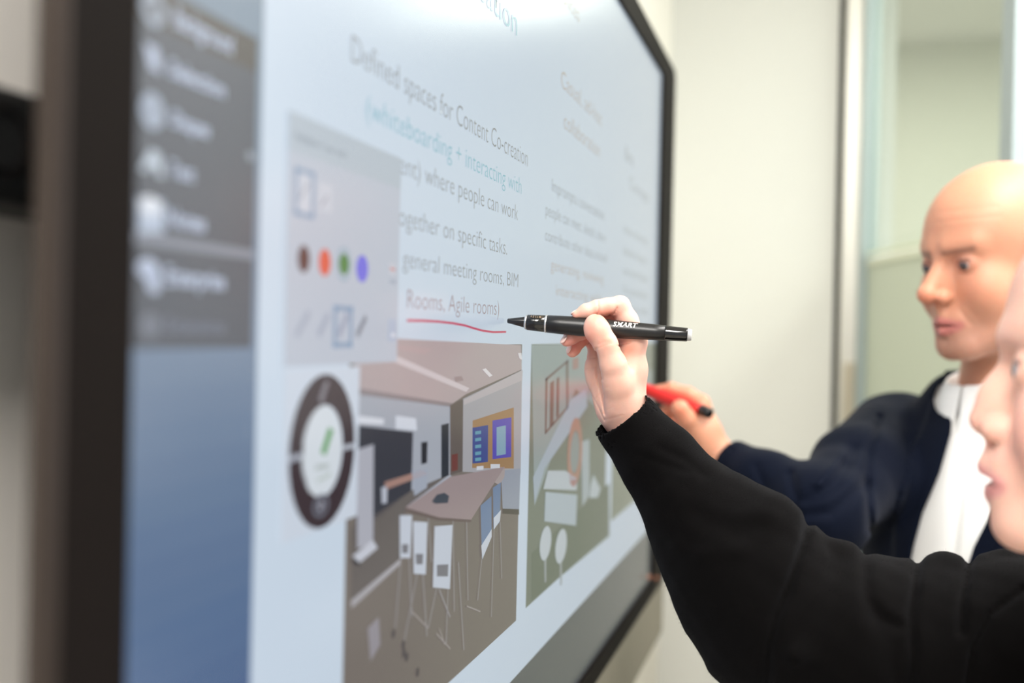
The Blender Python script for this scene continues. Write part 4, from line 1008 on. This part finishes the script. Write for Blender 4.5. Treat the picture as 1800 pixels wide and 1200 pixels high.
def man_body(p):
    d = np.full(len(p), 1.0); nh = p[:, 0] < 0.40
    if nh.any(): d[nh] = man_hand(p[nh])
    arm = chain(p, [WM + (ELM - WM) * 0.35, ELM, SR], [0.026, 0.032, 0.03], 0.02)
    hd = head_sdf(HM.loc(p), True) * HM.s
    hd = smin(hd, cap(p, HM.glo((0, -0.02, -0.06)), NM + [0, 0.02, 0], 0.052, 0.050), 0.02)
    tor = smin(cap(p, NM + [0, 0.18, 0], NM + [0, 0.42, 0], 0.09, 0.09), cap(p, SR + [0, 0.02, 0], SL + [0, 0.02, 0], 0.03, 0.03), 0.03)
    return smin(d, smin(smin(arm, tor, 0.03), hd, 0.02), 0.008)
SKIN_M = np.array(lin((204, 146, 118)))
def man_color(P):
    c = np.tile(SKIN_M, (len(P), 1)); m = (P[:, 0] < 0.4) * 1.0; uv = proj(P)
    for px_, py_, r, a in ((1170, 690, 20, 0.4), (1196, 722, 14, 0.35), (1232, 712, 14, 0.3), (1180, 745, 25, 0.5)):
        c = blend(c, a * np.exp(-(((uv[:, 0] - px_) / r) ** 2 + ((uv[:, 1] - py_) / r) ** 2)) * m, (220, 118, 88))
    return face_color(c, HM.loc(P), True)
man = empty('person', Vector(c2w(NM[None])[0]), 'bald person in a navy jacket and white shirt, holding a red pen', 'person'); man.location.z = 0
ax = axis(0.13, 0.86, 0.009, [(0.17, 0.29, 0.0016), (0.48, 0.70, 0.0017)])
ay = axis(-0.27, 0.66, 0.011, [(-0.23, 0.05, 0.0017), (0.05, 0.17, 0.0018)])
az = axis(1.18, 1.72, 0.009, [(1.30, 1.47, 0.0017), (1.47, 1.57, 0.0018)])
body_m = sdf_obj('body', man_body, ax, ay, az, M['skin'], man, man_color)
eyeballs(HM, body_m, (0.05, 1, -0.22))

def torso(p, grow=0.0):
    q = p - NM; f_ = q @ fb; r__ = q @ rb; y = q[:, 1]
    s = np.stack([r__, f_, y], 1)
    d = ell(s, (0, 0.0, 0.24), (0.185 + grow, 0.125 + grow, 0.24))
    d = smin(d, ell(s, (0, -0.005, 0.42), (0.17 + grow, 0.125 + grow, 0.24)), 0.04)
    d = smin(d, cap(s, (-0.155, -0.01, 0.08), (0.155, -0.01, 0.08), 0.052 + grow, 0.052 + grow), 0.04)
    d = smin(d, cap(s, (-0.06, -0.01, 0.03), (0.06, -0.01, 0.03), 0.045 + grow, 0.045 + grow), 0.03)
    return d, s
def shirt(p):
    d, s = torso(p, 0.0)
    uv = proj(p)
    d = d + 0.0006 * np.sin(uv[:, 0] / 9.0 + uv[:, 1] / 60.0) + 0.0010 * groove(uv, [(1712, 740), (1690, 860), (1675, 990)], 5) - 0.001 * groove(uv, [(1724, 740), (1702, 860), (1687, 990)], 6)
    d = smax(d, -cap(p, HM.glo((0, -0.02, -0.05)), NM + [0, 0.03, 0], 0.064, 0.060), 0.004)
    return np.maximum(d, p[:, 1] - (NM[1] + 0.56))
ax = axis(0.36, 0.88, 0.008, [(0.50, 0.66, 0.003)]); ay = axis(0.02, 0.74, 0.008, [(0.04, 0.30, 0.003)]); az = axis(1.22, 1.72, 0.007, [(1.28, 1.45, 0.003)])
sdf_obj('shirt', shirt, ax, ay, az, M['shirt'], man)
# shirt collar: two leaves round the neck
def collar():
    bm = bmesh.new()
    nc = HM.glo((0, -0.035, -0.13)); 
    up = -np.array([0, 1.0, 0])
    for sd in (-1, 1):
        rows = []
        for k in range(13):
            t = k / 12.0; a = math.radians(1 + 179 * t) * sd       # from the front round to the back
            dirv = fb * math.cos(a) + rb * math.sin(a)
            hgt = 0.052 - 0.010 * t; drop = 0.060 * (1 - t) ** 1.5 + 0.034
            rad = 0.058 + 0.004 * math.cos(a)
            base = NM + np.array([0, 0.022 + 0.020 * math.cos(a), 0])
            top = base + dirv * (rad - 0.004) + up * hgt
            fold = base + dirv * (rad + 0.003) + up * (hgt + 0.002)
            mid = base + dirv * (rad + 0.012) + up * (hgt - drop * 0.5)
            low = base + dirv * (rad + 0.017 + 0.008 * (1 - t)) + up * (hgt - drop)
            if k == 0: low = low + dirv * 0.006 - up * 0.014 + rb * sd * 0.012
            rows.append([base + dirv * (rad - 0.006) - up * 0.01, top, fold, mid, low])
        g_ = [[bm.verts.new(Vector(c2w(v[None])[0])) for v in r] for r in rows]
        for a_, b_ in zip(g_, g_[1:]):
            for i in range(4): bm.faces.new((a_[i], a_[i + 1], b_[i + 1], b_[i]))
    bmesh.ops.recalc_face_normals(bm, faces=bm.faces[:])
    bmesh.ops.solidify(bm, geom=bm.faces[:], thickness=0.0018)
    o = bm_obj('collar', bm, M['shirt'], man, True)
    md = o.modifiers.new('s', 'SUBSURF'); md.levels = 2; md.render_levels = 2
collar()
# jacket
OPENL = [(1672, 655), (1676, 700), (1672, 760), (1652, 830), (1622, 900), (1606, 960), (1596, 1010), (1588, 1080), (1590, 1400)]
OPENR = [(1752, 655), (1776, 720), (1790, 790), (1772, 850), (1740, 905), (1712, 960), (1696, 1010), (1690, 1060), (1680, 1400)]
OL = np.array(OPENL, float); OR_ = np.array(OPENR, float)
def jacket(p):
    d, s = torso(p, 0.011)
    sl = chain(p, [SR + [0, 0.02, 0], SR * 0.45 + ELM * 0.55 + [0, 0.006, 0], ELM, ELM * 0.45 + WM * 0.55 + [0, 0.004, 0], WM + (ELM - WM) * 0.06], [0.066, 0.060, 0.053, 0.041, 0.0315], 0.02)
    d = smin(d, sl, 0.018)
    ll = NM - rb * 0.235 + np.array([0, 0.34, 0]); lw = ll + fb * 0.06 + rb * 0.04 + np.array([0, 0.20, 0])
    d = smin(d, chain(p, [SL + [0, 0.02, 0], ll, lw], [0.064, 0.056, 0.048], 0.02), 0.018)
    uv = proj(p); near = np.abs(d) < 0.03; k = d[near]; u_ = uv[near]; pn = p[near]
    def g(pts, wp, dep):
        nonlocal k; k = k + dep * groove(u_, pts, wp)
    g([(1545, 735), (1528, 790), (1524, 860), (1530, 930)], 7, 0.006)                                   # armhole
    g([(1500, 790), (1470, 850), (1420, 880)], 12, 0.005); g([(1480, 800), (1440, 850)], 10, -0.004)
    g([(1520, 850), (1460, 900), (1400, 905)], 10, 0.005); g([(1390, 835), (1400, 880), (1385, 920)], 9, 0.005); g([(1330, 820), (1345, 860), (1340, 900)], 7, 0.003)
    k = k + 0.0015 * vnoise(pn, 60, 1)
    # lapels lie proud of the front
    lap1 = np.interp(u_[:, 1], OL[:, 1], OL[:, 0]); wd = np.interp(u_[:, 1], [660, 690, 790, 900, 1010], [10, 34, 62, 48, 26])
    front = ((pn - NM) @ fb) > -0.02
    k = np.where(front & (u_[:, 0] > lap1 - wd) & (u_[:, 0] < lap1 + 30) & (u_[:, 1] > 650), k - 0.0045, k)
    lap2 = np.interp(u_[:, 1], OR_[:, 1], OR_[:, 0]); k = np.where(front & (u_[:, 0] < lap2 + wd) & (u_[:, 0] > lap2 - 20) & (u_[:, 1] > 650), k - 0.0045, k)
    d[near] = k
    # opening over the shirt
    a = np.interp(uv[:, 1], OL[:, 1], OL[:, 0]); b = np.interp(uv[:, 1], OR_[:, 1], OR_[:, 0])
    op = np.maximum(a - uv[:, 0], uv[:, 0] - b) * 1.4 / FPX; op = np.maximum(op, -((p - NM) @ fb) + 0.0)
    d = smax(d, -op, 0.003)
    sh, _ = torso(p, 0.002)
    d = smax(d, -sh, 0.001)
    # cuff opening, neck opening, hem
    cnm = (WM - ELM) / np.linalg.norm(WM - ELM); pl = (p - (WM + (ELM - WM) * 0.10)) @ cnm
    d = smax(d, np.where(p[:, 0] < 0.34, pl, -1.0), 0.0015)
    d = np.maximum(d, -np.maximum(cap(p, WM + (WM - ELM) * 0.2, WM + (ELM - WM) * 0.25, 0.0265, 0.029), -0.05 - pl))
    d = smax(d, -cap(p, HM.glo((0, -0.02, -0.05)), NM + [0, 0.012, 0], 0.074, 0.076), 0.004)
    return np.maximum(d, p[:, 1] - (NM[1] + 0.58))
ax = axis(0.22, 0.90, 0.008, [(0.24, 0.64, 0.0032)]); ay = axis(0.0, 0.78, 0.009, [(0.02, 0.30, 0.0032)]); az = axis(1.14, 1.74, 0.008, [(1.28, 1.66, 0.0036)])
jk = sdf_obj('jacket', jacket, ax, ay, az, M['navy'], man); tag(jk, 'navy suit jacket worn open')
hm_w = c2w((NM + [0, 0.52, 0])[None])[0]; fw_m = MW @ fb
legs(man, (hm_w[0], hm_w[1], 0.92), fw_m, 'trousers')

# red pen
rp = empty('digital_pen', Vector(c2w(((qA + qB) / 2)[None])[0]), 'red digital pen with a black end cap held behind the black sleeve cuff', 'pen')
lathe('tip', qA, qB, [(0, 0.0015), (0.02, 0.0028), (0.10, 0.0055), (0.101, 0.0057)], M['pen_gloss'], rp)
lathe('barrel', qA, qB, [(0.101, 0.0070), (0.11, 0.0080), (0.5, 0.0092), (0.78, 0.0084), (0.885, 0.0076), (0.89, 0.0070)], M['pen_red'], rp)
lathe('end_cap', qA, qB, [(0.89, 0.0072), (0.895, 0.0078), (0.985, 0.0074), (1.0, 0.0062)], M['pen_gloss'], rp)
print('DONE')
